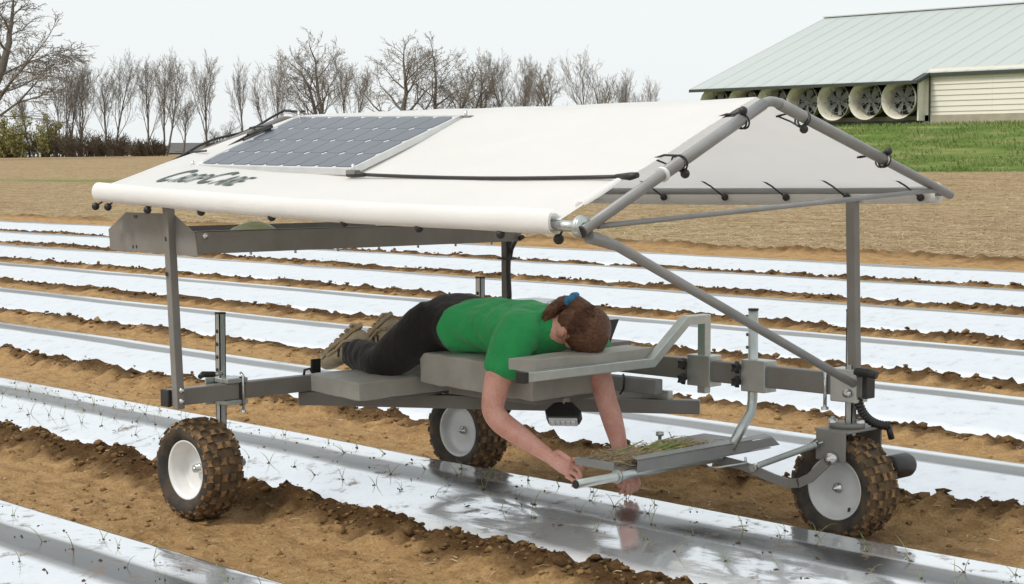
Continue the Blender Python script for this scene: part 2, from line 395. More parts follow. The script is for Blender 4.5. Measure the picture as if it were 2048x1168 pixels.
def blades(name, pts, lens, wid, lean, mat, label, cat, seed=5, upright=.5):
    rs = np.random.RandomState(seed); n = len(pts); az = rs.uniform(0, 2 * math.pi, n); L = lens
    up = np.clip(rs.normal(upright, lean, n), .02, 1.5)
    d = np.stack([np.cos(az) * np.cos(up), np.sin(az) * np.cos(up), np.sin(up)], -1)
    s = np.stack([-np.sin(az + .6), np.cos(az + .6), rs.uniform(-.3, .3, n)], -1)
    b = pts; m = b + d * L[:, None] * .55; e = b + d * L[:, None] - np.stack([az * 0, az * 0, L * .18], -1)
    w = wid[:, None] * s
    V = np.stack([b - w, b + w, m + w * .8, m - w * .8, e], 1).reshape(-1, 3); o5 = np.arange(n)[:, None] * 5
    F = np.concatenate([o5 + np.array([[0, 1, 2]]), o5 + np.array([[0, 2, 3]]), o5 + np.array([[3, 2, 4]])]).reshape(-1, 3)
    me = bpy.data.meshes.new(name); me.vertices.add(len(V)); me.vertices.foreach_set('co', V.ravel()); me.loops.add(F.size); me.loops.foreach_set('vertex_index', F.ravel().astype(np.int32))
    me.polygons.add(len(F)); me.polygons.foreach_set('loop_start', np.arange(0, F.size, 3, dtype=np.int32)); me.update(calc_edges=True)
    me.materials.append(mat); o = bpy.data.objects.new(name, me); col.objects.link(o); return tag(o, label, cat, kind='stuff')
def view_pts(n, ymin, ymax, seed, marg=.04):
    """random ground spots in the wedge the photograph looks over, between two distances across the rows"""
    rs = np.random.RandomState(seed); y = ymin + (ymax - ymin) * rs.rand(n) ** 1.3
    a = R(45) + rs.uniform(-.30 - marg, .30 + marg, n)             # bearing left of +Y
    x = 5.756 - np.tan(a) * (y + 5.473); return x, y, rs
x, y, rs = view_pts(90000, 12.95, 42, 21); z, _, st, _ = soil_h(x, y)
k_ = st > .6; x, y, z = x[k_], y[k_], z[k_]
blades('stubble_straw', np.stack([x, y, z], -1), np.random.RandomState(1).uniform(.03, .17, len(x)), np.random.RandomState(2).uniform(.002, .0065, len(x)), .10, M['straw'], 'pale cut straw littering the brown stubble field', 'stubble', 31, .12)
x, y, rs = view_pts(2600, -2.4, 3.2, 77); z, dm_, _, _ = soil_h(x, y); q_ = y - SL * x
k_ = np.ones(len(x), bool)
for b_, w_ in zip(BED, NEARW): k_ &= ~((b_ - q_ > -.03) & (b_ - q_ < w_ + .05))
x, y, z = x[k_], y[k_], z[k_]
blades('straw_bits', np.stack([x, y, z + .004], -1), np.random.RandomState(8).uniform(.012, .055, len(x)), np.random.RandomState(9).uniform(.0012, .003, len(x)), .1, M['straw'], 'pale straw bits scattered over the furrow soil', 'straw', 33, .06)
M['grass'] = simple('bank_grass', (.105, .19, .03), (.20, .235, .065), .7, scale=.5, lo=.35, hi=.7)
x, y, rs = view_pts(90000, 40.0, 56, 23); k_ = x > -52; x, y = x[k_], y[k_]; z, _, _, gr = soil_h(x, y); k_ = (gr > .5) & (fbm(x * .5, y * 1.1, 3) < .60); x, y, z = x[k_], y[k_], z[k_]
blades('grass_tufts', np.stack([x, y, z], -1), np.random.RandomState(3).uniform(.05, .20, len(x)), np.random.RandomState(4).uniform(.006, .014, len(x)), .35, M['grass'], 'green spring grass covering the bank below the barn', 'grass', 32, 1.0)

# ------------------------------------------------------------------ barn
def make_barn():
    M['wallw'] = simple('cream_siding', (.78, .755, .66), (.70, .675, .58), .6, scale=1.2, stretch=(.3, 1, 3))
    M['roof'] = simple('grey_green_roof_sheet', (.475, .515, .50), (.44, .48, .465), .42, .1, scale=.6, stretch=(1, .3, .3))
    M['trim'] = simple('dark_green_trim', (.035, .050, .040), (.05, .06, .05), .5)
    M['conc'] = simple('concrete', (.42, .38, .29), (.34, .30, .23), .9, scale=2)
    M['cone'] = simple('fan_housing', (.76, .745, .66), (.56, .52, .40), .6, scale=1.6, bscale=6)
    M['dark'] = simple('dark_opening', (.02, .022, .02), (.03, .03, .025), .8)
    M['blade'] = simple('fan_blade', (.24, .25, .23), (.16, .17, .16), .5)
    g = empty('barn', (-31, 55, 3.0)); T = Vector(g.location)
    tag(g, 'long cream livestock barn with grey green metal roof on a grass bank', 'barn')
    L = lambda x, y, z: (x - T.x, y - T.y, z - T.z)
    x0, x1 = -42.2, -10
    w = MB(); w.box(L((x0 + x1) / 2, 64, 4.2), (x1 - x0, 17.9, 2.1)); w.build('wall', M['wallw'], g)
    MB().box(L((x0 + x1) / 2, 54.98, 3.33), (x1 - x0 + .1, .16, .42)).build('foundation', M['conc'], g)
    # clapboards on the long wall right of the fan bay
    bd = MB(); h = .207; bd.prism([(-1.4, 0, 0), (-1.4, -.045, 0), (-1.4, -.012, h), (-1.4, 0, h)], (2.8, 0, 0)); bme = bd.mesh('siding_board', M['wallw'])
    for r_ in range(9):
        for c_ in range(3):
            o = bpy.data.objects.new('siding_board', bme); col.objects.link(o); o.parent = g
            o.location = L(-30.15 + c_ * 2.805, 55.0, 3.46 + r_ * (h + .004))
    # roof
    s = (8.56 - 4.89) / 10.0; ZR = 8.56
    rf = MB(); xl, xr = -42.8, -9.5; th = .10
    xb = -31.45                                  # the deep overhang over the fans ends here
    rf.prism([L(xl, 54.0, 4.89 - th), L(xl, 64, ZR - th), L(xl, 64, ZR - .02), L(xl, 54.0, 4.89 - .02)], (xr - xl, 0, 0)) if 0 else None
    def zs(y): return ZR - abs(64 - y) * s
    for (a, b, ye) in ((xl, xb, 54.0), (xb, xr, 54.85)):
        rf.prism([L(a, ye, zs(ye) - th), L(a, 64, ZR - th), L(a, 74, zs(74) - th), L(a, 74, zs(74) - .02), L(a, 64, ZR - .02), L(a, ye, zs(ye) - .02)], (b - a, 0, 0))
    ro = rf.build('roof', M['trim'], g)
    pw = .925; n = int((xr - xl) / pw); x = xl
    while x < xr - .1:
        ye = 53.97 if x + pw <= xb + .3 else 54.82
        p = MB(); p.prism([(0, ye - 64, zs(ye) - ZR), (pw + .02, ye - 64, zs(ye) - ZR), (pw + .02, 0, 0), (0, 0, 0)], (0, 0, .02))
        for kx in (.03,): p.prism([(kx, ye - 64, zs(ye) - ZR + .018), (kx + .06, ye - 64, zs(ye) - ZR + .018), (kx + .06, 0, .018), (kx, 0, .018)], (0, 0, .010))
        o = p.build('roof_panel', M['roof'], ro); o.location = L(x, 64, ZR - .015); x += pw
    MB().bar(L(xl, 64, ZR + .03), L(xr, 64, ZR + .03), .28, .05).build('ridge_cap', M['roof'], ro)
    MB().bar(L(xl, 53.95, zs(54) - .09), L(xb, 53.95, zs(54) - .09), .04, .12).build('eave_gutter', M['trim'], ro)
    MB().bar(L(xb, 54.80, zs(54.85) - .09), L(xr, 54.80, zs(54.85) - .09), .04, .12).build('eave_gutter', M['trim'], ro)
    e = MB(); e.prism([L(xb, 53.98, zs(54) - .15), L(xb, 54.84, zs(54.85) - .16), L(xb, 54.84, zs(54.85) - .0), L(xb, 53.98, zs(54) - .0)], (.05, 0, 0)); e.build('eave_return', M['trim'], ro)
    # fan bay: dark backing wall, seven cone fans
    MB().box(L(-37.05, 54.96, 4.15), (10.6, .06, 1.62)).build('fan_bay_backing', M['dark'], g)
    fr = MB(); fr.box(L(-31.68, 54.70, 4.15), (.06, .55, 1.66)); fr.box(L(-31.55, 54.94, 4.15), (.2, .08, 1.7)); fr.build('fan_bay_end_panel', M['wallw'], g)
    MB().box(L(-31.44, 54.88, 4.15), (.05, .06, 1.72)).build('fan_bay_trim', M['trim'], g)
    MB().box(L(-37.05, 54.9, 3.30), (10.6, .3, .10)).build('fan_bay_sill', M['trim'], g)
    for i in range(7):
        fx = -32.46 - i * 1.535; c = L(fx, 54.9, 4.17)
        f = MB(); f.lathe([(.60, 0), (.62, -.12), (.68, -.35), (.76, -.62), (.785, -.66), (.77, -.66), (.70, -.45), (.61, -.12), (.585, 0)], c, 'y', 30)
        cn = f.build('exhaust_fan', M['cone'], g)
        hb = MB(); hb.lathe([(.001, -.30), (.10, -.30), (.11, -.27), (.11, -.18), (.001, -.18)], c, 'y', 12); hb.build('hub', M['blade'], cn)
        ph = [.02, .0, .6, .35, .9, .2, .5][i]
        for b_ in range(6):
            a = ph + b_ * math.pi / 3; d = Vector((math.cos(a), 0, math.sin(a))); p = Vector((-math.sin(a), 0, math.cos(a)))
            q = Vector(c) + Vector((0, -.22, 0)); bl = MB(); w1, w2 = .07, .13
            bl.prism([q + d * .09 - p * w1 + Vector((0, .03, 0)), q + d * .54 - p * w2 + Vector((0, .04, 0)), q + d * .56 + p * w2 - Vector((0, .05, 0)), q + d * .09 + p * w1 - Vector((0, .04, 0))], (0, .012, 0))
            bl.build('blade', M['blade'], cn)
        gd = MB(); cc = Vector(c) + Vector((0, -.34, 0))
        for k in range(3):
            a = ph + .5 + k * math.pi / 3; d = Vector((math.cos(a), 0, math.sin(a))); gd.tube([cc - d * .68, cc + d * .68], .012, 5)
        for rr in (.22, .45): gd.tube([cc + Vector((math.cos(a), 0, math.sin(a))) * rr for a in np.linspace(0, 2 * math.pi, 24, endpoint=False)], .009, 4, close=True)
        gd.build('guard', M['pipe'], cn)
        MB().box((c[0], c[1] + .01, c[2]), (1.24, .05, 1.30)).build('fan_shroud', M['dark'], cn)
make_barn()

# ------------------------------------------------------------------ bare trees along the far edge of the field
M['bark'] = simple('grey_brown_bark', (.165, .148, .126), (.112, .100, .085), .9, scale=2, stretch=(2, 2, .5))
M['twig'] = simple('brown_twigs', (.27, .245, .215), (.20, .18, .158), .9, scale=1)
def grow(seed, H, form, spread, stems=1, dens=1.0, droop=0.0):
    """bare tree: limbs and twigs as tapered tubes. form: 'round' or 'upright'"""
    r = random.Random(seed); limbs = MB(); twigs = MB()
    def branch(p, d, L, rad, lev):
        n = 6 if lev < 2 else 4 if lev == 2 else 3
        pts = [p]; seg = L / n; dd = d.copy(); wig = (.09 + .06 * lev) if form == 'round' else (.055 + .05 * lev)
        for i in range(n):
            dd = (dd + Vector((r.gauss(0, wig), r.gauss(0, wig), r.gauss(0, wig * .7) + (.10 if form == 'upright' else .045) * (lev > 0) - droop * (lev > 1)))).normalized()
            pts.append(pts[-1] + dd * seg)
        tip = rad * (.45 if lev == 0 else .3)
        rs = [max(.0095, rad + (tip - rad) * i / n) for i in range(n + 1)]
        (limbs if lev < 2 else twigs).tube(pts, rs, 6 if lev < 1 else 4 if lev < 2 else 3, cap=False, smth=lev < 2)
        if lev >= 4: return
        cnt = [8, 7, 6, 5][lev]; cnt = max(2, int(cnt * (dens if lev > 0 else 1) + r.random()))
        lo = [.30 if form == 'round' else .25, .22, .15, .15][lev]
        for i in range(cnt):
            f = lo + (1 - lo) * (i + r.random()) / cnt; x = f * n; j = min(int(x), n - 1); q = pts[j].lerp(pts[j + 1], x - j)
            t = (pts[j + 1] - pts[j]).normalized(); az = r.random() * 6.283 if lev else i * 2.4 + r.random() * .8
            o = t.orthogonal().normalized(); o = Matrix.Rotation(az, 3, t) @ o
            ang = r.uniform(.55, 1.0) if form == 'round' else r.uniform(.26, .52)
            if lev >= 2: ang = r.uniform(.4, .9)
            nd = (t * math.cos(ang) + o * math.sin(ang) * spread).normalized()
            ln = L * ([.66, .60, .52, .5][lev] if form == 'round' else [.72, .62, .55, .5][lev]) * r.uniform(.7, 1.15) * (1.25 - .6 * f if lev == 0 else 1.1 - .4 * f)
            branch(q, nd, ln, max(.010, rs[j] * r.uniform(.38, .56)), lev + 1)
        if lev < 3:   # the leader goes on
            branch(pts[-1], dd, L * .45, tip, lev + 1)
    for s in range(stems):
        a = s * 6.283 / stems + r.random(); lean = .0 if stems == 1 else r.uniform(.10, .28)
        branch(Vector((math.cos(a) * .3 * (stems > 1), math.sin(a) * .3 * (stems > 1), -.2)), Vector((math.cos(a) * lean, math.sin(a) * lean, 1)).normalized(), H * (.60 if form == 'round' else .68) * (1 if s == 0 else r.uniform(.8, .95)), H * (.026 if form == 'round' else .017) / (1 + .3 * (stems - 1)), 0)
    return limbs, twigs
PROTO = {}; TREE_NO = [100]
def proto(kind):
    if kind not in PROTO:
        seed, form, spread, stems, dens, droop = kind
        l, t = grow(seed, 10, form, spread, stems, dens, droop); PROTO[kind] = (l.mesh('trunk', M['bark']), t.mesh('crown', M['twig']))
    return PROTO[kind]
RO = (1, 'round', 1.0, 1, 1.0, .0); RO2 = (2, 'round', .95, 2, .85, .0); UP = (3, 'upright', .8, 1, .9, .0); UP2 = (4, 'upright', .75, 3, .62, .0); UP3 = (5, 'upright', .7, 2, .8, .0); DR = (6, 'round', 1.05, 1, 1.15, .09)
TREES = [  # pixel column, top row, distance across the rows, kind, turn, width factor, label
    (-62, -70, 68, DR, 0, 1.55, 'large bare tree with drooping twigs cut by the left edge of the picture'),
    (62, 185, 93, UP, 1, 1.1, 'short thin bare tree rising out of the yellow green bush'),
    (135, 108, 94, UP2, 0, 1.15, 'bare tree with several splayed stems right of the yellow green bush'),
    (168, 122, 97, UP3, 2, .95, 'bare forked tree just right of the splayed one behind the brown thicket'),
    (226, 98, 94, UP3, .4, 1.0, 'tall bare twin stemmed tree at the right end of the brown thicket'),
    (299, 107, 95, UP, .5, .85, 'narrow bare tree left of the tallest slim one in the left group'),
    (331, 92, 93, UP3, 1.4, .95, 'tallest slim bare tree of the left group, beside the grey house'),
    (368, 190, 96, UP, 2.2, 1.25, 'small bare tree in front of the grey roofed house'),
    (416, 98, 93, UP, 3.0, .92, 'lone slim bare tree standing left of the canopy peak'),
    (455, 232, 92, RO2, 1.0, 1.1, 'low scrubby bare tree peeping over the left end of the canopy'),
    (488, 112, 95, UP, 4.1, .62, 'very narrow bare tree above the left canopy pipe'),
    (552, 102, 96, UP2, 1.3, .95, 'bushy bare tree with several stems above the left canopy corner'),
    (642, 54, 93, RO2, 2.0, 1.15, 'tall bare tree with gnarled limbs over the left half of the solar panel'),
    (700, 112, 97, UP3, 3.2, .9, 'leaning bare tree between the two tallest trees over the solar panel'),
    (798, 57, 92, RO, .6, 1.3, 'broad bare tree with a thick trunk and rounded crown over the solar panel'),
    (886, 68, 95, RO2, 3.6, 1.1, 'bare forked tree right of the broad rounded one'),
    (952, 95, 95, RO2, .9, 1.0, 'bare upright tree over the left part of the white cloth roof'),
    (1018, 96, 97, UP3, 2.2, 1.0, 'bare thin stemmed tree third from the right of the treeline group of five'),
    (1050, 108, 94, UP3, 4.2, .9, 'bare tree directly left of the rounded one near the end of the treeline'),
    (1108, 112, 93, RO, 2.5, .85, 'smaller rounded bare tree near the right end of the treeline'),
    (1184, 92, 94, UP2, 3.3, 1.15, 'tallest bare tree at the right end of the treeline'),
    (1240, 135, 97, UP3, 5.1, .85, 'second to last bare tree at the right end of the treeline'),
    (1286, 146, 95, UP2, .7, .9, 'last bare tree at the right end of the treeline nearest the barn'),
]
CX, CY = 5.7558, -5.4730
def at_y(u, y):
    """x of the spot on the line across the rows y that lies under pixel column u"""
    X = (u - 1024) / 3500; a, b = (X - 1) * .70711, (X + 1) * .70711
    d = (y - CY) / b; return CX + a * d, d
tree_base = {}
def plant_tree(u, top, y, kind, turn, wf, label, group='bare trees along the field edge'):
    TREE_NO[0] += 1; kind = (TREE_NO[0],) + kind[1:]; x, d = at_y(u, y); z = gz(x, y); ztop = 1.39 + (340 - top) / 3500 * d
    l, t = proto(kind); e = empty('bare_tree', (x, y, z)); tag(e, label, 'tree', group)
    hgt = max(v.co.z for v in t.vertices) if kind not in tree_base else tree_base[kind]; tree_base[kind] = hgt
    s = (ztop - z) / hgt; e.scale = (s * wf, s * wf, s); e.rotation_euler.z = turn
    for nm, me in (('trunk', l), ('crown', t)):
        o = bpy.data.objects.new(nm, me); col.objects.link(o); o.parent = e
for a in TREES: plant_tree(*a)

# thicket and leafing bush at the left
def shrub(name, u, y, w, h, mats, label, leafy, seed, cat='bush', group=None):
    x, d = at_y(u, y); z = gz(x, y); r = random.Random(seed); e = empty(name, (x, y, z)); tag(e, label, cat, group)
    st = MB(); lf = MB()
    for i in range(70 if not leafy else 40):
        a = r.random() * 6.283; rr = math.sqrt(r.random()) * w * .38; p = Vector((math.cos(a) * rr, math.sin(a) * rr * .5, -.1)); dd = Vector((math.cos(a) * .35, math.sin(a) * .35, 1)).normalized()
        L = h * r.uniform(.6, 1.0) * (1.05 - .5 * rr / (w * .38)); pts = [p]
        for k in range(5): dd = (dd + Vector((r.gauss(0, .16), r.gauss(0, .16), r.gauss(0, .08)))).normalized(); pts.append(pts[-1] + dd * L / 5)
        st.tube(pts, [.05, .045, .04, .03, .025, .02], 3, cap=False)
        for k in range(16):
            f = r.uniform(.12, 1); j = min(int(f * 5), 4); q = pts[j].lerp(pts[j + 1], f * 5 - j); td = (dd + Vector((r.gauss(0, .8), r.gauss(0, .8), r.gauss(.1, .5)))).normalized(); tl = r.uniform(.3, .9)
            st.tube([q, q + td * tl * .6, q + td * tl + Vector((0, 0, .05))], [.03, .024, .018], 3, cap=False)
            if leafy:
                for m in range(16):
                    c = q + td * tl * r.random() + Vector((r.gauss(0, .18), r.gauss(0, .18), r.gauss(0, .18))); s_ = r.uniform(.07, .15); n1 = Vector((r.gauss(0, 1), r.gauss(0, 1), r.gauss(0, 1))).normalized(); n2 = n1.orthogonal().normalized()
                    lf.add([c - n1 * s_, c + n2 * s_ * .5, c + n1 * s_, c - n2 * s_ * .5], [(0, 1, 2, 3)], 0)
    st.build('stems', mats[0], e)
    if leafy: lf.build('leaves', mats[1], e)
M['newleaf'] = simple('yellow_green_leaf', (.27, .255, .075), (.19, .185, .055), .6, scale=.8)
M['brush'] = simple('brown_brush', (.095, .072, .048), (.135, .105, .07), .9, scale=1.5)
shrub('leafing_bush', 56, 90, 13.5, 6.2, (M['brush'], M['newleaf']), 'rounded yellow green leafing bush at the left end of the treeline', True, 3)
for i, (u, w, h, lb) in enumerate(((20, 8, 3.0, 'brown leafless thicket under the yellow green bush at the left edge'), (105, 9, 3.6, 'brown leafless thicket right of the yellow green bush'), (165, 8, 3.4, 'brown leafless thicket below the splayed stems of the left group'), (222, 7, 3.2, 'brown leafless thicket around the twin stemmed tree base'), (300, 6, 1.9, 'low brown scrub at the foot of the slim left group trees'), (470, 8, 2.2, 'low brown scrub behind the left canopy pipe'), (600, 9, 2.4, 'low brown scrub seen just above the solar panel edge'))):
    shrub('brown_thicket', u, 90 + i % 2, w, h, (M['brush'],), lb, False, 40 + i, group='brown scrub under the treeline')

# small far houses between the trunks
def house(u, y, w, h, d, wall, roof, label, rz=.6):
    x, dd = at_y(u, y); z = 2.6; e = empty('far_house', (x, y, z)); e.rotation_euler.z = R(45) + rz * .3; tag(e, label, 'house', 'far houses beyond the treeline')
    MB().box((0, 0, h / 2 - 1), (w, d, h + 2)).build('wall', wall, e)
    rf = MB(); rf.prism([(-w / 2 - .4, -d / 2 - .4, h), (-w / 2 - .4, d / 2 + .4, h), (-w / 2 - .4, 0, h + d * .28)], (w + .8, 0, 0)); rf.build('roof', roof, e)
    for k in range(3):
        MB().box((-w / 3 + k * w / 3, -d / 2 - .03, h * .55), (1.1, .08, 1.3)).build('window', M['dark'], e)
hw = simple('house_wall', (.36, .34, .30), (.30, .28, .25), .8); hr = simple('house_roof', (.10, .10, .10), (.14, .13, .12), .8); hb = simple('brick_wall', (.30, .17, .12), (.25, .14, .10), .9)
house(258, 128, 7, .7, 5, hw, hr, 'pale low far house left of the grey roofed one')
house(346, 128, 5, .9, 4, hw, hr, 'grey roofed far house between the slim left group trunks')
house(392, 130, 6, 1.0, 5, hb, hr, 'reddish far house right of the grey roofed one')

# ------------------------------------------------------------------ the field cart (x forward along the row, y away from the camera)
cart = empty('field_cart', (0, 0, 0))
tag(cart, 'grey three wheeled solar field cart with white cloth roof and padded lying bed', 'cart')
PA, ZN, PI_, BK, BO = M['paint'], M['zinc'], M['pipe'], M['black'], M['bolt']
M['alu_led'] = simple('led_dots', (.9, .9, .88), (.8, .8, .8), .2)
def bolt(mb, c, axis='x', s=1.0):
    prof = [(.001, .012 * s), (.006 * s, .012 * s), (.006 * s, .007 * s), (.012 * s, .006 * s), (.013 * s, -.004)]
    if axis == '-y': prof = [(r, -t) for r, t in prof]
    mb.lathe(prof, c, 'y' if axis == '-y' else axis, 8)
# wheels
def wheel(x, y, rimm, depth, turn, seed):
    R0, W = .186, .088
    rim = MB(); d = -.058 + depth
    rim.lathe([(.001, d), (.020, d), (.060, d - .004), (.088, d - .002), (.100, d - .012), (.104, -.050), (.112, -.066), (.118, -.068), (.121, -.060), (.119, -.050), (.108, -.045), (.104, .05), (.119, .06), (.118, .068)], (0, 0, 0), 'y', 48)
    w = rim.build('wheel', rimm, cart); w.location = (x, y, .207); w.rotation_euler.y = turn
    ty = MB(); ty.lathe([(.112, -.060), (.124, -.072), (.142, -.085), (.160, -.088), (.170, -.084)], (0, 0, 0), 'y', 64); ty.lathe([(.170, -.084), (.178, -.077), (.184, -.066), (.188, -.04), (.190, 0), (.188, .04), (.184, .066), (.178, .077), (.170, .084)], (0, 0, 0), 'y', 64, 2); ty.lathe([(.170, .084), (.160, .088), (.142, .085), (.124, .072), (.112, .060)], (0, 0, 0), 'y', 64)
    r = random.Random(seed)
    def block(a, yy, sw, sh, rad, tilt, hgt=.0165):
        n = Vector((math.cos(a) * math.cos(tilt), math.sin(tilt), math.sin(a) * math.cos(tilt))); tan = Vector((-math.sin(a), 0, math.cos(a))); ac = n.cross(tan)
        c = Vector((math.cos(a) * rad, yy, math.sin(a) * rad)) - n * .004
        k = .66; po = [(-1, -1), (-.3, -k), (.3, -k), (1, -1), (1, 1), (.3, k), (-.3, k), (-1, 1)]
        bt = [c + tan * px * sh * 1.05 + ac * py * sw * 1.05 for px, py in po]; tp = [c + n * hgt * r.uniform(.9, 1.1) + tan * px * sh + ac * py * sw for px, py in po]
        ty.add(bt + tp, [(i, (i + 1) % 8, 8 + (i + 1) % 8, 8 + i) for i in range(8)], 2); ty.add(tp, [tuple(range(8))], 1)
    n = 19
    for i in range(n):
        a = 6.2832 * i / n
        block(a, -.019, .0136, .0132, .189, -.10); block(a, .019, .0136, .0132, .189, .10)
        a2 = a + 3.1416 / n
        block(a2, -.049, .0114, .0130, .186, -.30); block(a2, .049, .0114, .0130, .186, .30)
        block(a, -.070, .0105, .0125, .178, -.75, .016); block(a, .070, .0105, .0125, .178, .75, .016)
        block(a2, -.083, .0070, .0100, .166, -1.2, .009); block(a2, .083, .0070, .0100, .166, 1.2, .009)
    ty.build('tyre', [M['rubber'], M['mud'], M['muddy']], w)
    hb = MB(); hb.lathe([(.001, d - .034), (.006, d - .034), (.006, d - .022), (.012, d - .022), (.013, d - .012), (.019, d - .011), (.020, d)], (0, 0, 0), 'y', 10); hb.build('axle_nut', BO, w)
    vs = MB(); vs.tube([(.045, d - .002, .075), (.052, d - .012, .083)], .006, 8); vs.build('valve', BK, w)
    return w
wheel(0, -1.475, M['rim_white'], .062, .4, 1); wheel(0, 0, M['rim_grey'], .030, 1.1, 2); wheel(2.045, 0, M['rim_grey'], .022, 2.0, 3)

# main frame
tb = MB(); tb.bar((0, -1.62, .502), (0, .24, .502), .052, .066); tb = tb.build('rear_cross_beam', PA, cart, .004)
MB().box((0, -1.628, .502), (.054, .018, .068)).build('end_cap', BK, tb, .004)
lb = MB(); lb.bar((.02, 0, .592), (2.135, 0, .592), .052, .084); lb = lb.build('long_beam', PA, cart, .005)
MB().box((2.145, 0, .592), (.022, .056, .088)).build('end_cap', BK, lb, .004)
dg = MB(); dg.bar((-.03, -.945, .437), (1.335, .02, .437), .055, .056); dg.build('diagonal_rail', PA, cart, .004)
rl = MB(); rl.bar((.30, -.115, .515), (1.21, -.085, .515), .045, .062); rl.build('inner_rail', M['pipe'], cart, .004)
MB().bar((.45, -.05, .475), (1.24, -.05, .475), .03, .05).build('lower_rail', ZN, cart, .003)
# posts
p1 = MB(); p1.bar((.052, -1.604, .462), (.050, -1.640, 1.27), .035, .035, (0, 1, 0)); p1 = p1.build('post', PA, cart, .003)
for z_ in (.535, .492): b1 = MB(); bolt(b1, (.070, -1.602, z_), 'x'); b1.build('bolt', BO, p1)
p2 = MB(); p2.bar((.05, .20, .46), (.05, .19, 1.30), .032, .032, (0, 1, 0)); p2.build('post', PA, cart, .003)
p3 = MB(); p3.bar((2.085, .0, .56), (2.070, -.01, 1.285), .037, .037, (0, 1, 0)); p3 = p3.build('post', PA, cart, .003)
# hollow height legs
def leg(x, y, z0, z1, holes, w=.030):
    g = MB(); t = .004; h = w / 2
    for sx, sy, dx, dy in ((-1, 0, t, w), (1, 0, t, w), (0, -1, w, t), (0, 1, w, t)): g.box((x + sx * (h - t / 2), y + sy * (h - t / 2), (z0 + z1) / 2), (dx, dy, z1 - z0))
    o = g.build('height_leg', ZN, cart)
    MB().box((x, y, z1 + .003), (w + .002, w + .002, .008)).build('end_cap', BK, o)
    for i in range(holes):
        hz = z1 - .07 - i * .052; k = MB(); k.lathe([(.001, -.0015), (.0075, -.0015), (.0085, .0)], (x - .002, y - h - .0005, hz), 'y', 12); k.build('pin_hole', BK, o)
    return o
leg(-.045, -1.335, .20, .812, 5); leg(-.055, .13, .20, .892, 3); leg(2.072, -.005, .40, .868, 0)
# axle stubs
for ax in ((-.0, -1.42), (0, .07)):
    MB().tube([(0, ax[1] - .08, .207), (0, ax[1] + .16, .207)], .016, 12).build('axle', ZN, cart)
    MB().box((-.045, ax[1] + .085, .23), (.06, .05, .08)).build('axle_bracket', PA, cart, .003)
mt = MB(); mt.lathe([(.001, .10), (.052, .10), (.056, .11), (.056, .22), (.050, .235), (.001, .235)], (.0, 0, .30), 'y', 20); mt.build('drive_motor', BK, cart)
# clamp: zinc C plate, U bolt, star knobs
def clamp_rear():
    c = MB(); c.box((-.010, -1.31, .546), (.09, .10, .020)); c.box((-.010, -1.31, .458), (.09, .10, .020)); c.box((-.062, -1.34, .502), (.008, .12, .11)); o = c.build('clamp', ZN, cart, .003)
    u = MB(); u.tube([(.036, -1.285, .425), (.036, -1.285, .565), (.020, -1.285, .575)], .006, 8); bolt(u, (.036, -1.285, .420), 'z'); u.build('u_bolt', BO, o)
    k = MB(); k.box((.030, -1.285, .502), (.010, .026, .118)); k.build('pad_block', BK, o, .003)
    h = MB(); h.tube([(.0, -1.36, .578), (.0, -1.41, .576)], .010, 8); h.build('locking_pin', BO, o)
    h = MB(); h.tube([(.0, -1.40, .576), (.0, -1.455, .580), (.01, -1.475, .572)], [.012, .013, .010], 8); h.build('grip', BK, o)
clamp_rear()
def clamp_long(x, knobs, ub):
    c = MB(); w = .115
    c.box((x, -.004, .592), (w, .078, .124)); o = c.build('clamp', ZN, cart, .003)
    for z in knobs:
        k = MB(); kc = Vector((x - .058, -.058, z)); star = []
        for i in range(10):
            a = i * .6283; rr = .026 if i % 2 == 0 else .014; star.append(kc + Vector((0, math.cos(a) * rr, math.sin(a) * rr)))
        k.prism(star, (-.022, 0, 0)); k.build('star_knob', BK, o, .003)
    if ub:
        u = MB(); u.tube([(x - .085, -.034, .50), (x - .085, -.034, .655)], .007, 8); bolt(u, (x - .085, -.034, .497), 'z', 1.2); u.build('u_bolt', BO, o)
    return o
clamp_long(1.375, (.615, .555), False); clamp_long(1.645, (.622, .566), False)
c3 = clamp_long(2.062, (), True); 
k = MB(); bolt(k, (2.085, -.052, .566), '-y', 1.3); k.build('bolt', BO, c3)
MB().tube([(2.11, -.03, .645), (2.165, -.035, .648), (2.20, -.03, .640)], [.016, .017, .014], 10).build('grip', BK, c3)

# padded bed
def pad(name, c, d, label, rot=None, th=.014):
    bm = bmesh.new(); bmesh.ops.create_cube(bm, size=1); bmesh.ops.scale(bm, vec=d, verts=bm.verts)
    bmesh.ops.subdivide_edges(bm, edges=bm.edges[:], cuts=15, use_grid_fill=True)
    for v in bm.verts:
        n = v.co.copy(); ex = abs(n.x) / d[0] * 2; ey = abs(n.y) / d[1] * 2
        if abs(n.z) > d[2] * .49: v.co.z += (1 if n.z > 0 else -.2) * .10 * d[2] * (1 - ex ** 4) * (1 - ey ** 4)
        w = mnoise.noise(Vector((n.x * 7, n.y * 7, n.z * 9)) + Vector(c) * 3); w2 = mnoise.noise(Vector((n.x * 22, n.y * 9, n.z * 14))); v.co += Vector((w * .006, w * .006 + w2 * .003, w * .005 + w2 * .003))
    me = bpy.data.meshes.new(name); bm.to_mesh(me); bm.free(); me.materials.append(M['vinyl']); me.polygons.foreach_set('use_smooth', [True] * len(me.polygons))
    o = bpy.data.objects.new(name, me); col.objects.link(o); o.parent = cart; o.location = c; o['label'] = label
    if rot: o.rotation_euler = rot
    b = o.modifiers.new('bevel', 'BEVEL'); b.width = .010; b.segments = 3; b.limit_method = 'ANGLE'; b.angle_limit = R(45)
    sm = MB(); 
    return o
pad('knee_pad', (.35, -.70, .525), (.31, .74, .072), 'flat grey vinyl knee pad', (0, R(2), 0))
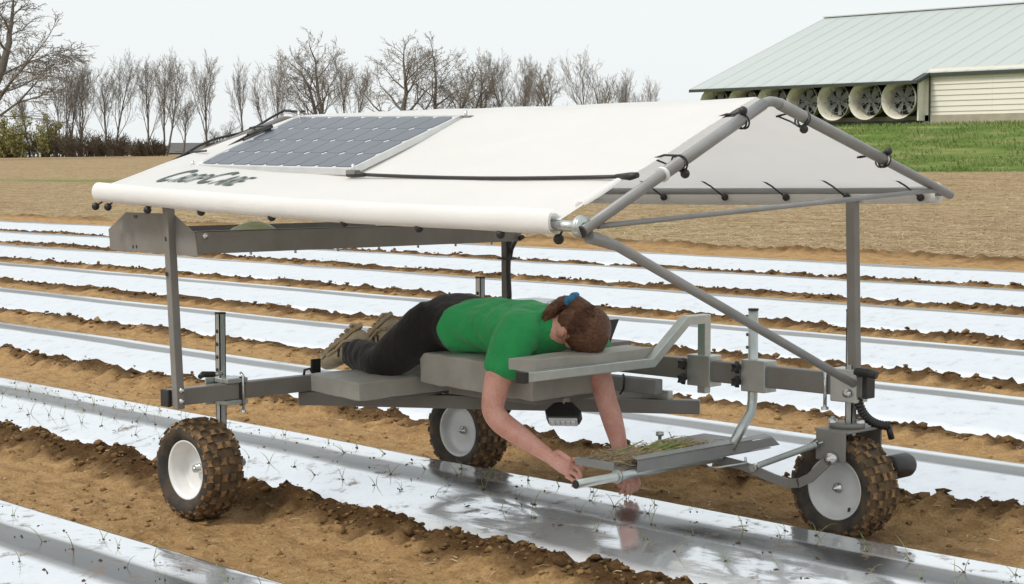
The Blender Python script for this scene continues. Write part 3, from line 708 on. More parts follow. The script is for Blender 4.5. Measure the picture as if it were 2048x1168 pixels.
pad('chest_pad', (.86, -.575, .590), (.64, .42, .125), 'thick grey vinyl chest pad', (0, R(1.5), 0))
pad('face_pad', (1.288, -.628, .679), (.132, .665, .043), 'narrow grey face pad', (0, 0, R(0)))
MB().box((.86, -.52, .505), (.5, .34, .03)).build('pad_board', PA, cart, .003)
MB().box((.34, -.62, .478), (.26, .52, .02)).build('pad_board', PA, cart, .003)
# face rest tube
def sq_path(pts, w, h):
    mb = MB(); pts = [Vector(p) for p in pts]; side = Vector((1, 0, 0)); n = len(pts); rings = []
    for i, p in enumerate(pts):
        t1 = (pts[i] - pts[i - 1]).normalized() if i else (pts[1] - pts[0]).normalized(); t2 = (pts[i + 1] - pts[i]).normalized() if i < n - 1 else t1
        t = (t1 + t2).normalized(); up = t.cross(side).normalized(); k = 1 / max(.4, t.dot(t1))
        rings += [p + side * sx * w / 2 + up * sz * h / 2 * k for sx, sz in ((-1, -1), (1, -1), (1, 1), (-1, 1))]
    fs = [(i * 4 + j, i * 4 + (j + 1) % 4, i * 4 + 4 + (j + 1) % 4, i * 4 + 4 + j) for i in range(n - 1) for j in range(4)] + [(0, 1, 2, 3), (n * 4 - 1, n * 4 - 2, n * 4 - 3, n * 4 - 4)]
    return mb.add(rings, fs)
fr = sq_path([(1.375, -.006, .50), (1.375, -.006, .798), (1.375, -.125, .798), (1.375, -.335, .648), (1.375, -1.03, .648)], .040, .036).build('face_rest_tube', ZN, cart, .003)
MB().box((1.375, -1.040, .648), (.044, .024, .040)).build('end_cap', BK, fr, .002)
# work lamp under the chest pad
lx, ly, lz = 1.10, -.53, .452
lm = MB(); lm.prism([(-.06, -.035, -.045), (.06, -.035, -.045), (.072, -.035, -.018), (.034, -.035, .022), (-.034, -.035, .022), (-.072, -.035, -.018)], (0, .07, 0)); lm = lm.build('work_lamp', BK, cart, .004)
lm.location = (lx, ly, lz); lm.rotation_euler = (R(-34), 0, R(38))
MB().box((0, 0, -.048), (.112, .058, .010)).build('lens', M['lens'], lm, .003)
for k in range(5): MB().box((-.04 + k * .02, 0, -.055), (.013, .035, .006)).build('led', M['alu_led'], lm)
br = MB(); br.box((lx, ly, lz + .036), (.03, .034, .03)); br.tube([(lx, ly, lz + .03), (lx, ly, lz + .075)], .006, 8); br.build('lamp_bracket', ZN, cart)
MB().box((lx, ly, lz + .068), (.07, .07, .030)).build('lamp_mount', PA, cart, .002)
MB().tube([(lx - .02, ly, lz + .05), (lx - .08, ly - .01, lz + .028), (lx - .15, ly, lz + .03), (lx - .20, ly + .05, lz + .06)], .005, 8).build('lamp_cable', BK, cart)
# heel strap loop behind the knee pad
MB().tube([(.01, -.90, .535), (.0, -.915, .56), (-.01, -.935, .555), (-.01, -.94, .53)], .006, 8).build('strap_hook', BK, cart)
MB().box((-.03, -.86, .565), (.010, .05, .06)).build('toe_stop', BK, cart, .003)

# control box and battery tray behind the rider
cb = MB(); cb.box((.345, .13, .70), (.30, .20, .19)); cb = cb.build('control_box', PA, cart, .004)
MB().box((.345, .13, .803), (.32, .22, .012)).build('lid', ZN, cb, .002)
bp = MB(); bp.prism([(.735, .04, .60), (.755, .04, .60), (.83, .04, .757), (.815, .04, .757)], (0, .06, 0)); bp = bp.build('display_panel', BK, cart, .003)
MB().box((.70, .13, .645), (.2, .16, .02)).build('battery_shelf', PA, cart)
MB().tube([(1.02, -.09, .55), (1.06, -.13, .54), (1.065, -.14, .50), (1.03, -.12, .475)], .005, 8).build('cable', BK, cart)

# trough across the rear
yN, yF = -1.618, .135; xa, xb_ = -.40, .205; zt, zb = 1.156, 1.072
ep = MB(); ep.prism([(-.405, yN, 1.150), (-.275, yN, 1.222), (.055, yN, 1.222), (.200, yN, 1.150), (.215, yN, 1.062), (.05, yN, 1.066), (-.39, yN, 1.068)], (0, -.004, 0)); ep = ep.build('plant_trough', PA, cart, .001)
tr = MB(); t = .004
tr.box(((xa + xb_) / 2, (yN + yF) / 2, zb), (xb_ - xa, yF - yN, t)); tr.build('trough_floor', PA, ep)
tr = MB(); tr.box((xb_, (yN + yF) / 2, (zt + zb) / 2), (t, yF - yN, zt - zb)); tr.box((xb_ - .008, (yN + yF) / 2, zt), (.02, yF - yN, t)); tr.build('trough_side', PA, ep)
tr = MB(); tr.box((xa, (yN + yF) / 2, (zt + zb) / 2), (t, yF - yN, zt - zb)); tr.build('trough_side', PA, ep)
tr = MB(); tr.box(((xa + xb_) / 2, yF, (zt + zb) / 2), (xb_ - xa, t, zt - zb)); tr.build('trough_end', PA, ep)
for c_, ax_ in (((.03, yN - .004, 1.205), '-y'), ((.022, yN - .004, 1.082), '-y'), ((xb_ + .002, -1.58, 1.138), 'x')): bs = MB(); bolt(bs, c_, ax_); bs.build('bolt', BO, ep)
for k in range(7): MB().lathe([(.001, -.012), (.005, -.012), (.005, 0)], (xb_ - .02, -1.35 + k * .22, zb - .002), 'z', 6).build('drain_stud', BO, ep)
for (hx, hz) in ((-.21, 1.206), (-.195, 1.206), (-.225, 1.086), (-.20, 1.087)): MB().box((hx, yN - .0045, hz), (.006, .003, .012)).build('slot', BK, ep)
for hz in (1.125, .990): MB().box((.048, -1.651, hz), (.010, .003, .016)).build('slot', BK, p1)

# canopy frame
RL, RRt = Vector((-.47, -.62, 1.617)), Vector((2.145, -.62, 1.619))
NLp, NRp = Vector((-.275, -1.70, 1.288)), Vector((2.245, -1.66, 1.222)); FLp, FRp = Vector((-.47, .50, 1.285)), Vector((2.155, .49, 1.305))
def bent(a, m, b, r=.05, k=5):
    a, m, b = Vector(a), Vector(m), Vector(b); u = (a - m).normalized(); w = (b - m).normalized(); p, q = m + u * r, m + w * r
    return [a] + [p * (1 - t) ** 2 + m * 2 * t * (1 - t) + q * t * t for t in np.linspace(0, 1, k)] + [b]
NRq, RRq, FRq = NRp + Vector((0, -.01, -.012)), RRt + Vector((0, 0, .012)), FRp + Vector((0, .04, -.012))
gR = MB().tube(bent(NRq, RRq, FRq), .0175, 14).build('gable_pipe', PI_, cart)
sl_ = RRq.lerp(NRq, .60); MB().tube([RRq.lerp(NRq, .045), sl_], .0208, 14).build('sleeve', PI_, gR)
MB().tube([sl_, sl_ + (NRq - RRq).normalized() * .012], .0245, 14).build('sleeve_clip', M['rim_white'], gR)
q_ = RRq.lerp(FRq, .60); MB().tube([RRq.lerp(FRq, .045), q_], .0208, 14).build('sleeve', PI_, gR)
MB().tube([q_, q_ + (FRq - RRq).normalized() * .012], .0245, 14).build('sleeve_clip', M['rim_white'], gR)
LP = M['paint']
gL = MB().tube(bent(NLp + Vector((-.06, 0, 0)), RL + Vector((-.05, 0, .0)), FLp), .021, 14).build('gable_pipe', LP, cart)
MB().tube([NLp, NRp + Vector((-.02, 0, 0))], .016, 12).build('eave_pipe', PI_, cart); MB().tube([FLp, FRp], .016, 12).build('eave_pipe', PI_, cart)
MB().tube([RL + Vector((0, 0, -.03)), RRt + Vector((-.10, 0, -.03))], .016, 12).build('ridge_pipe', PI_, cart)
jt = MB(); jt.tube([NRp + Vector((-.14, 0, .003)), NRp + Vector((-.025, 0, 0))], .017, 12); jt.lathe([(.012, -.026), (.030, -.026), (.034, -.02), (.034, -.006), (.012, -.006)], NRp, 'x', 16); jt.lathe([(.012, .0), (.033, .0), (.033, .012), (.012, .012)], NRp + Vector((-.012, 0, 0)), 'x', 16); jt.build('corner_joint', ZN, cart)
MB().tube([NRp + Vector((0, -.012, -.014)), NRp + Vector((0, -.016, -.016))], .0195, 12).build('pipe_plug', BK, cart)
MB().tube([NRp + Vector((.0, .02, -.03)), NRp.lerp(Vector((2.115, -.055, .605)), .10), Vector((2.115, -.055, .605))], [.020, .016, .0155], 12).build('corner_brace', PI_, cart)
MB().tube([NRp + Vector((-.01, .07, .0)), FRp + Vector((.0, -.06, .008))], .009, 10).build('cross_strut', PI_, cart)
MB().box(Vector(p3.location) + Vector((2.09, .02, 1.285)), (.05, .04, .03)).build('post_bracket', ZN, cart, .002)

# canopy cloth
rdg0, rdg1 = Vector((-.44, -.62, 1.634)), Vector((2.085, -.62, 1.638)); ev0, ev1 = Vector((-.36, -1.715, 1.312)), Vector((2.155, -1.668, 1.244)); fv0, fv1 = Vector((-.44, .515, 1.306)), Vector((2.09, .50, 1.325))
def cloth_n(p): return mnoise.noise(Vector((p.x * 3, p.y * 4, 1))) * .007
def near_pt(u, v, lift=0):       # u along the ridge, v down the near slope
    p = rdg0.lerp(rdg1, u).lerp(ev0.lerp(ev1, u), v); p.z += -.022 * math.sin(math.pi * v) * math.sin(math.pi * u) + lift; p.z += cloth_n(p); return p
def far_pt(u, v, lift=0):
    p = rdg0.lerp(rdg1, u).lerp(fv0.lerp(fv1, u), v); p.z += -.020 * math.sin(math.pi * v) * math.sin(math.pi * u) + lift; p.z += cloth_n(p); return p
cl = MB(); nu, nv = 44, 16; rows = []
for i in range(-nv, nv + 1):
    rows.append([(near_pt(j / nu, -i / nv) if i <= 0 else far_pt(j / nu, i / nv)) for j in range(nu + 1)])
for row in rows:
    for j, p in enumerate(row):
        pass
cl.add([p for r_ in rows for p in r_], [(i * (nu + 1) + j, i * (nu + 1) + j + 1, (i + 1) * (nu + 1) + j + 1, (i + 1) * (nu + 1) + j) for i in range(2 * nv) for j in range(nu)], 0, True)
cloth = cl.build('roof_cloth', M['canvas'], cart)
def roll(a, b, side, rad, name='eave_roll', ext=.10):
    """cloth end rolled up under the eave: a spiral section drawn along the eave"""
    a, b = Vector(a), Vector(b); ax = (b - a).normalized(); prof = []
    for i in range(44):
        th_ = -.35 + i / 43 * 4.1 * math.pi; rr = rad * (1 - .62 * i / 43); prof.append((side * math.sin(th_) * rr * .82, math.cos(th_) * rr))
    mb = MB(); n = 26; vs = []
    for j in range(n + 1):
        f = j / n; c = (a - ax * ext).lerp(b, f) + Vector((0, side * rad * .05, -rad * .62)); sq = 1 + .10 * mnoise.noise(Vector((f * 9, side, 0))); c.z -= .014 * math.sin(math.pi * f)
        for (py, pz) in prof: vs.append(c + Vector((0, py * sq, pz * sq)))
    k = len(prof); mb.add(vs, [(j * k + i, j * k + i + 1, (j + 1) * k + i + 1, (j + 1) * k + i) for j in range(n) for i in range(k - 1)], 0, True)
    return mb.build(name, M['canvas'], cloth)
roll(ev0 + Vector((.06, 0, .014)), ev1 + Vector((-.02, 0, .014)), -1, .041, ext=.02)
roll(fv0, fv1 + Vector((.03, 0, .0)), 1, .044, ext=.05)
# curled loose corner at the front
cc = MB(); base = near_pt(.985, .93); pr_ = []
for i in range(13):
    a = i / 12 * 3.6; pr_.append((math.cos(a) * .024, math.sin(a) * .016))
up_ = (near_pt(.99, .72) - near_pt(.99, .99)).normalized()
vs = []
for j in range(7):
    f = j / 6; o_ = base + up_ * f * .20 + Vector((.055, 0, .012)); s_ = 1 - .55 * abs(f - .4)
    for (px, pz) in pr_: vs.append(o_ + Vector((px * s_, 0, pz * s_)))
cc.add(vs, [(j * 13 + i, j * 13 + i + 1, j * 13 + 14 + i, j * 13 + 13 + i) for j in range(6) for i in range(12)], 0, True); cc.build('curled_corner', M['canvas'], cloth)

# lettering on the cloth, both slopes
def lettering(fn, u0, u1, v0, v1, flip):
    def txt(s, size):
        cu = bpy.data.curves.new('t', 'FONT'); cu.body = s; cu.size = size; cu.shear = .32; cu.offset = .022 * size
        ob = bpy.data.objects.new('t', cu); col.objects.link(ob); dg_ = bpy.context.evaluated_depsgraph_get(); dg_.update(); me = bpy.data.meshes.new_from_object(ob.evaluated_get(dg_)); bpy.data.objects.remove(ob); return me
    mb = MB(); x = 0
    for s, size in (('C', 1.0), ('ROP', .72), ('C', 1.0), ('ARE', .72)):
        me = txt(s, size); vs = [v.co.copy() for v in me.vertices]; mxx = max(v.x for v in vs)
        mb.add([(v.x + x, v.y, 0) for v in vs], [tuple(p.vertices) for p in me.polygons]); x += mxx + .04
    W_ = x; out_ = []
    for vx, vy, _ in mb.v:
        f = vx / W_; g = vy / .72; f = 1 - f if flip else f
        out_.append(fn(u0 + (u1 - u0) * f, v1 + (v0 - v1) * g, .0035))
    mb.v = [tuple(p) for p in out_]; o = mb.build('lettering', M['letter'], cloth); o['label'] = 'dark green slanted lettering'; return o
lettering(near_pt, .085, .295, .715, .875, False); lettering(far_pt, .085, .295, .715, .875, True)

# ball ties: black ball with an elastic cord
def tie(c, top, r=.0155):
    b = MB(); b.ball(c, r, 12, 8); o = b.build('ball_tie', BK, cart); d = Vector(c) - Vector(top); k = MB(); k.tube([Vector(c) - d * .1, Vector(c).lerp(Vector(top), .6) + Vector((.006, .004, 0)), top], .0035, 6); k.build('cord', BK, o)
def on_near(u, v, dz=0): return near_pt(u, v, dz)
for f in (.02, .13, .27, .44, .60, .75, .90):                                   # under the near roll
    p = ev0.lerp(ev1, f) + Vector((.06 * (1 - f), -.004, -.066 if f < .2 else -.058)); tie(p, p + Vector((0, .02, .03)))
p = ev0 + Vector((.03, -.01, -.066)); tie(p, p + Vector((.03, .02, .03)))
p = ev1 + Vector((-.035, .03, -.062)); tie(p, p + Vector((.02, -.01, .045)), .017)
for xx in (.34, .76, 1.10, 1.42, 1.72, 2.06):                                       # on the far eave pipe
    z = 1.285 + .02 * (xx / 2.1); tie((xx, .47, z - .022), (xx - .085, .40, z + .055))
for (f, side, s_) in ((.17, -1, 1), (.52, -1, -1), (.17, 1, -1), (.62, 1, 1)):  # on the front gable pipe
    c0 = RRt.lerp(NRp if side < 0 else FRp, f); nrm = Vector((0, side * .31, .95)); c = c0 + nrm * .036 * s_ + Vector((.012, 0, 0)); tie(c, c0 + Vector((-.105, 0, .012)))
    w = MB()
    for kx in (-.008, .004): w.tube([c0 + Vector((kx, 0, 0)) + (Vector((0, side * .31, .95)) * math.cos(a) + Vector((1, 0, 0)) * math.sin(a)) * .0255 for a in np.linspace(0, 6.283, 16, endpoint=False)], .0035, 6, close=True)
    w.tube([c0 + nrm * .024, c0 + nrm * .02 + Vector((-.06, 0, .006)), c0 + Vector((-.115, 0, .012))], .0038, 6); w.build('elastic_loop', BK, cart)

# solar panel on the near slope, with its cells
a0, a1, a2, a3 = Vector((-.365, -.672, 1.606)), Vector((.73, -.715, 1.584)), Vector((.838, -1.375, 1.371)), Vector((-.21, -1.335, 1.387))
ux_ = ((a1 - a0) + (a2 - a3)).normalized(); wv = ((a3 - a0) + (a2 - a1)).normalized(); nrm = ux_.cross(wv).normalized(); nrm = -nrm if nrm.z < 0 else nrm
def pp(f, g, h=0): return a0.lerp(a1, f).lerp(a3.lerp(a2, f), g) + nrm * h
sp = MB(); 
for i in range(12):
    for j in range(6): sp.prism([pp(i / 12, j / 6, .010), pp((i + 1) / 12, j / 6, .010), pp((i + 1) / 12, (j + 1) / 6, .010), pp(i / 12, (j + 1) / 6, .010)], nrm * .0115) if 0 < 0 else sp.add([pp(i / 12, j / 6, .0215), pp((i + 1) / 12, j / 6, .0215), pp((i + 1) / 12, (j + 1) / 6, .0215), pp(i / 12, (j + 1) / 6, .0215)], [(0, 1, 2, 3)])
sp.prism([pp(.004, .006, .002), pp(.996, .006, .002), pp(.996, .994, .002), pp(.004, .994, .002)], nrm * .008)
M['backsheet'] = simple('panel_backsheet', (.72, .74, .75), (.68, .70, .72), .15, scale=4)
M['alu'] = simple('aluminium_frame', (.70, .71, .71), (.62, .63, .63), .35, .6, scale=10)
M['cell'] = simple('solar_cell', (.030, .040, .062), (.040, .052, .074), .22, scale=3, spec=.35)
sp = sp.build('solar_panel', M['backsheet'], cart)
fm = MB(); e = .014; eg = .024
for q in ([(0, 0), (1, 0), (1 - e, eg), (e, eg)], [(1, 0), (1, 1), (1 - e, 1 - eg), (1 - e, eg)], [(1, 1), (0, 1), (e, 1 - eg), (1 - e, 1 - eg)], [(0, 1), (0, 0), (e, eg), (e, 1 - eg)]): fm.prism([pp(*c, .0) for c in q], nrm * .0245)
fm.build('panel_frame', M['alu'], sp)
NC, NR_ = 9, 4; m0, m1, g0, g1 = e + .008, 1 - e - .008, eg + .010, 1 - eg - .010; cw, ch = (m1 - m0) / NC, (g1 - g0) / NR_
for i in range(NC):
    for j in range(NR_):
        f0, f1 = m0 + i * cw + .0012, m0 + (i + 1) * cw - .0012; h0, h1 = g0 + j * ch + .0018, g0 + (j + 1) * ch - .0018; kx, ky = cw * .13, ch * .13
        c = MB(); c.prism([pp(f, h, .0226) for f, h in ((f0 + kx, h0), (f1 - kx, h0), (f1, h0 + ky), (f1, h1 - ky), (f1 - kx, h1), (f0 + kx, h1), (f0, h1 - ky), (f0, h0 + ky))], nrm * .0012); c.build('cell', M['cell'], sp)
for f, g in ((0, 1), (1, 1), (1, 0), (0, 0)):
    MB().box(pp(f, g, .012) + Vector((.02 if f else -.01, -.01 if g else .01, 0)), (.05, .03, .016)).build('corner_bracket', PA, sp, .002)
    b = MB(); b.lathe([(.001, .022), (.006, .022), (.006, 0)], pp(f, g, .012) + Vector((.015 if f else 0, -.006 if g else 0, .008)), 'z', 8); b.build('wing_bolt', BO, sp)
# hold down bar along the cloth, strap at the left
hb_a, hb_b = pp(1, 1, .004) + Vector((.02, -.012, 0)), near_pt(1.0, .72, .016) + Vector((.04, 0, 0))
mid = [hb_a.lerp(hb_b, t) + Vector((0, 0, -.010 * math.sin(math.pi * t))) for t in np.linspace(0, 1, 9)]
MB().tube(mid, .0065, 10).build('hold_down_bar', BK, cart); MB().tube([hb_b + Vector((-.06, 0, 0)), hb_b, hb_b + Vector((.03, 0, .004))], [.007, .013, .009], 10).build('hold_down_grip', BK, cart); MB().tube([hb_a + Vector((.07, 0, -.002)), hb_a, hb_a + Vector((-.03, 0, 0))], [.007, .012, .011], 10).build('hold_down_grip', BK, cart)
stp = MB(); s0 = pp(0, 1, .004); stp.bar(s0 + Vector((.0, -.012, 0)), s0 + Vector((-.26, .048, .020)), .026, .006); stp.build('strap', PA, cart)
cb_ = MB(); cb_.tube([pp(.02, .30, .03), pp(-.03, .45, .03), pp(-.06, .70, .012), pp(-.13, .93, .004), pp(-.19, .90, .01), pp(-.20, .74, .035)], .0055, 8); cb_.build('panel_cable', BK, cart)
MB().tube([pp(-.005, .26, .03), pp(-.022, .46, .03)], .012, 8).build('cable_connector', BK, cart); MB().tube([pp(.01, .30, .022), pp(-.010, .52, .022)], .010, 8).build('cable_connector', BK, cart)
gc = MB(); gp = [NLp.lerp(RL, t) + Vector((-.07, 0, .028 + .012 * math.sin(t * 14))) for t in np.linspace(.35, 1, 9)]; gc.tube(gp + [RL + Vector((.06, -.02, .03)), RL + Vector((.12, -.04, .03))], .0055, 8); gc.build('roof_cable', BK, cart)
for t_ in (.46, .80):
    p = NLp.lerp(RL, t_) + Vector((-.055, 0, 0)); w = MB(); w.tube([p + (Vector((0, -.31, .95)) * math.cos(a) + Vector((1, 0, 0)) * math.sin(a)) * .026 for a in np.linspace(0, 6.283, 14, endpoint=False)], .004, 6, close=True); w.tube([p + Vector((0, 0, .026)), p + Vector((.12, -.01, .03))], .004, 6); w.build('elastic_loop', BK, cart)
MB().tube([(.075, .195, 1.07), (.09, .17, 1.0), (.082, .175, .93), (.10, .165, .82), (.09, .17, .72)], .012, 10).build('post_cable', BK, cart); MB().tube([(.24, .11, 1.09), (.16, .15, 1.075), (.10, .18, 1.03), (.088, .18, .98)], .010, 10).build('post_cable', BK, cart); MB().box((.065, .185, .985), (.06, .06, .008)).build('cable_tie', BK, cart)

# support leg and hand tray over the bed
sS = MB(); sS.tube([(1.615, -.002, .845), (1.615, -.002, .50), (1.615, -.012, .445), (1.615, -.06, .40), (1.615, -.14, .315)], .0195, 14); sS = sS.build('tray_leg', ZN, cart)
MB().tube([(1.615, -.002, .845), (1.615, -.002, .852)], .021, 14).build('end_cap', BK, sS)
for k in range(3): MB().lathe([(.001, -.0015), (.006, -.0015), (.007, 0)], (1.60, -.020, .80 - k * .05), 'y', 10).build('pin_hole', BK, sS)
xP = 1.61
pi = MB(); pi.tube([(xP, -1.010, .288), (xP, -.20, .289)], .0165, 14); pi.tube([(xP, -.80, .2885), (xP, -.785, .2885)], .024, 14); pi = pi.build('hand_rail', ZN, cart)
MB().tube([(xP, -1.013, .288), (xP, -1.009, .288)], .0155, 14).build('end_plug', BK, pi)
ch_ = MB(); ch_.prism([(xP + .016, -.70, .292), (xP + .020, -.70, .336), (xP + .024, .105, .336), (xP + .020, .16, .300)], (-.003, 0, 0)); ch_.prism([(xP + .018, -.70, .338), (xP + .022, .105, .338), (xP - .012, .105, .345), (xP - .012, -.70, .345)], (0, 0, .003)); ch_.prism([(xP + .018, -.70, .293), (xP + .02, .10, .293), (xP - .05, .10, .293), (xP - .05, -.70, .293)], (0, 0, .003)); ch_.build('tray_rim', PI_, cart)
ty_ = MB(); z0 = .306
ty_.box((1.49, -.485, z0), (.19, .59, .004)); ty_ = ty_.build('hand_tray', PI_, cart)
MB().box((1.49, -.780, z0 + .014), (.19, .004, .030)).build('tray_lip', PI_, ty_); MB().box((1.395, -.485, z0 + .012), (.004, .59, .026)).build('tray_lip', PI_, ty_); MB().box((1.47, -.12, z0 + .010), (.24, .30, .028)).build('tray_arm', PA, ty_)
kn = MB(); kn.tube([(1.42, -.33, z0), (1.42, -.33, z0 + .07)], .006, 8); kn.lathe([(.001, .075), (.015, .075), (.016, .062), (.007, .058), (.007, .03), (.026, .028), (.026, .016), (.001, .016)], (1.42, -.33, z0), 'z', 12); kn.build('clamp_screw', ZN, ty_)
# front fork, steering bar, spring, hose, motor
fk = MB(); fk.box((2.06, .012, .428), (.15, .25, .010)); fk.box((2.06, -.113, .375), (.13, .010, .115)); fk.box((2.06, .137, .345), (.11, .010, .17)); fk = fk.build('wheel_fork', PA, cart, .004)
pv = MB(); pv.lathe([(.001, .452), (.062, .452), (.066, .448), (.066, .433), (.001, .433)], (2.06, -.01, 0), 'z', 20); pv.build('pivot_plate', PA, fk)
for c_ in ((2.02, -.045, .455), (2.105, .01, .455)): b = MB(); bolt(b, c_, 'z', 1.4); b.build('bolt', BO, fk)
ar = MB(); path = [(2.075, -.135, .330), (2.04, -.137, .298), (1.99, -.140, .250), (1.945, -.145, .226), (1.90, -.15, .218), (1.84, -.165, .232), (1.77, -.19, .258), (1.715, -.19, .268), (1.60, -.17, .272), (1.50, -.14, .276)]
for i in range(len(path) - 1): ar.bar(path[i], Vector(path[i + 1]) + (Vector(path[i + 1]) - Vector(path[i])).normalized() * .008, .012, .034)
ar = ar.build('steering_arm', PA, cart)
b = MB(); b.lathe([(.001, -.030), (.008, -.030), (.008, -.02), (.022, -.018), (.024, .0), (.026, .012), (.001, .012)], (2.075, -.128, .330), 'y', 14); b.build('pivot_bolt', BO, ar)
b = MB(); b.tube([(1.77, -.205, .268), (1.77, -.185, .268)], .016, 10); b.tube([(1.735, -.20, .276), (1.735, -.20, .305)], .005, 8); b.build('clevis_bolt', BO, ar)
MB().tube([(1.745, -.20, .284), (1.65, -.26, .262), (1.62, -.28, .262)], .004, 6).build('link_rod', ZN, ar)
s1, s2 = Vector((1.785, -.20, .276)), Vector((2.035, -.125, .388)); d = (s2 - s1); dn = d.normalized(); o1 = dn.orthogonal().normalized(); o2 = dn.cross(o1)
spg = MB(); spg.tube([s1 + d * .04 + d * .88 * t + (o1 * math.cos(t * 290) + o2 * math.sin(t * 290)) * .010 for t in np.linspace(0, 1, 560)], .0030, 5); spg.tube([s1, s1 + d * .06], .004, 6); spg.tube([s2 - d * .1, s2], .004, 6); spg.build('tension_spring', ZN, cart)
hs = []; rr = []
for t in np.linspace(0, 1, 90):
    p = Vector((2.11, -.02, .555)) * (1 - t) ** 2 + Vector((2.10, .03, .44)) * 2 * t * (1 - t) + Vector((2.155, .12, .435)) * t * t; hs.append(p); rr.append(.0155 + .0028 * math.sin(t * 95))
MB().tube(hs, rr, 12).build('corrugated_hose', BK, cart); MB().tube([hs[-1], hs[-1] + Vector((.008, .012, -.05))], .012, 10).build('hose_end', BK, cart)
mo = MB(); mo.lathe([(.001, .12), (.040, .12), (.046, .13), (.046, .235), (.040, .25), (.001, .25)], (2.16, 0, .275), 'y', 24); mo.build('drive_motor', BK, cart)

# ------------------------------------------------------------------ the person lying on the pads
def skin_mat(name, c1, c2, sss=.12, rough=.5):
    m, t, b = newmat(name); n = noise_node(t, 9, 8, .72); r = ramp(t, n.outputs[0], [(.32, (c1[0] * .86, c1[1] * .72, c1[2] * .70)), (.48, c1), (.68, c2)]); fr_ = noise_node(t, 130, 3, .6); fc = mixc(t, ramp(t, fr_.outputs[0], [(.60, (0, 0, 0)), (.70, (.5, .5, .5))]).outputs[0], r.outputs[0], (.36, .16, .10)); t.links.new(fc, b.inputs['Base Color'])
    b.inputs['Roughness'].default_value = rough; b.inputs['Subsurface Weight'].default_value = sss; b.inputs['Subsurface Radius'].default_value = (.012, .004, .002); b.inputs['Subsurface Scale'].default_value = .6
    nb = noise_node(t, 160, 3, .6); bump(t, b, nb.outputs[0], .3, .0015); return m
M['skin'] = skin_mat('sunburnt_skin', (.64, .33, .265), (.74, .44, .36))
def knit(name, c1, c2, bs=.4):
    m, t, b = newmat(name); n = noise_node(t, 5, 5, .6); r = ramp(t, n.outputs[0], [(.35, c1), (.7, c2)]); t.links.new(r.outputs[0], b.inputs['Base Color']); b.inputs['Roughness'].default_value = .9; b.inputs['Specular IOR Level'].default_value = .2
    n1 = noise_node(t, 300, 2, .6); n2 = noise_node(t, 9, 4, .5, (1.8, .7, .8), dist=1.2)
    bump(t, b, math_(t, 'ADD', math_(t, 'MULTIPLY', n1.outputs[0], .08), n2.outputs[0]), bs, .022); b.inputs['Sheen Weight'].default_value = .15; return m
M['shirt'] = knit('green_tshirt', (.024, .29, .085), (.036, .36, .115), .5)
M['trouser'] = knit('black_trousers', (.0125, .0115, .011), (.022, .020, .018), .45)
M['shoe'] = simple('tan_shoe', (.50, .43, .30), (.34, .28, .18), .7, scale=14, bscale=60, bstr=.3, bdist=.003)
M['sole'] = simple('worn_sole', (.36, .28, .17), (.54, .46, .33), .8, scale=18, bscale=40)
M['shoe_dark'] = simple('dark_shoe_trim', (.05, .048, .042), (.08, .07, .06), .7, scale=20)
def hair_mat():
    m, t, b = newmat('brown_hair'); n = noise_node(t, 22, 5, .6, (1.2, 5, 5)); n2 = noise_node(t, 60, 3, .6, (.8, 6, 6)); r = ramp(t, n.outputs[0], [(.3, (.045, .018, .009)), (.55, (.125, .050, .022)), (.78, (.22, .095, .043))]); t.links.new(r.outputs[0], b.inputs['Base Color'])
    b.inputs['Roughness'].default_value = .48; bump(t, b, math_(t, 'ADD', n.outputs[0], math_(t, 'MULTIPLY', n2.outputs[0], .6)), .8, .006); return m
M['hair'] = hair_mat()
M['scrunchie'] = simple('blue_hair_band', (.03, .16, .33), (.05, .22, .42), .8, scale=30, bscale=60, bstr=.6, bdist=.006)

def sweep(mb, secs, up=(0, 0, 1), n=20):
    """closed swept body of elliptical sections (centre, half width, half height)"""
    secs = [(Vector(c), a, b) for c, a, b in secs]; vs = []; k = len(secs)
    for i, (c, a, b) in enumerate(secs):
        t = (secs[min(i + 1, k - 1)][0] - secs[max(i - 1, 0)][0]).normalized(); s = Vector(up).cross(t)
        s = s.normalized() if s.length > 1e-3 else Vector((0, 1, 0)); u = t.cross(s).normalized()
        for j in range(n):
            g = 6.28318 * j / n; vs.append(c + s * math.cos(g) * a + u * math.sin(g) * b)
    fs = [(i * n + j, i * n + (j + 1) % n, (i + 1) * n + (j + 1) % n, (i + 1) * n + j) for i in range(k - 1) for j in range(n)]
    c0, cN = secs[0][0], secs[-1][0]; d0 = (secs[0][0] - secs[1][0]).normalized() * min(secs[0][1:]) * .7; dN = (secs[-1][0] - secs[-2][0]).normalized() * min(secs[-1][1:]) * .7
    b = len(vs); vs += [c0 + d0, cN + dN]; fs += [(b, (j + 1) % n, j) for j in range(n)] + [(b + 1, (k - 1) * n + j, (k - 1) * n + (j + 1) % n) for j in range(n)]
    mb.add(vs, fs, 0, True)
def dense(pts, m=5):
    """smooth a (point, r...) list by Catmull-Rom"""
    P = [np.array(list(p[0]) + list(p[1:])) for p in pts]; P = [2 * P[0] - P[1]] + P + [2 * P[-1] - P[-2]]; o = []
    for i in range(1, len(P) - 2):
        for k in range(m):
            t = k / m; a, b, c, d = P[i - 1:i + 3]; o.append(.5 * (2 * b + (c - a) * t + (2 * a - 5 * b + 4 * c - d) * t * t + (3 * b - a - 3 * c + d) * t ** 3))
    o.append(P[-2]); return [(Vector(q[:3]), q[3], q[4] if len(q) > 4 else q[3]) for q in o]
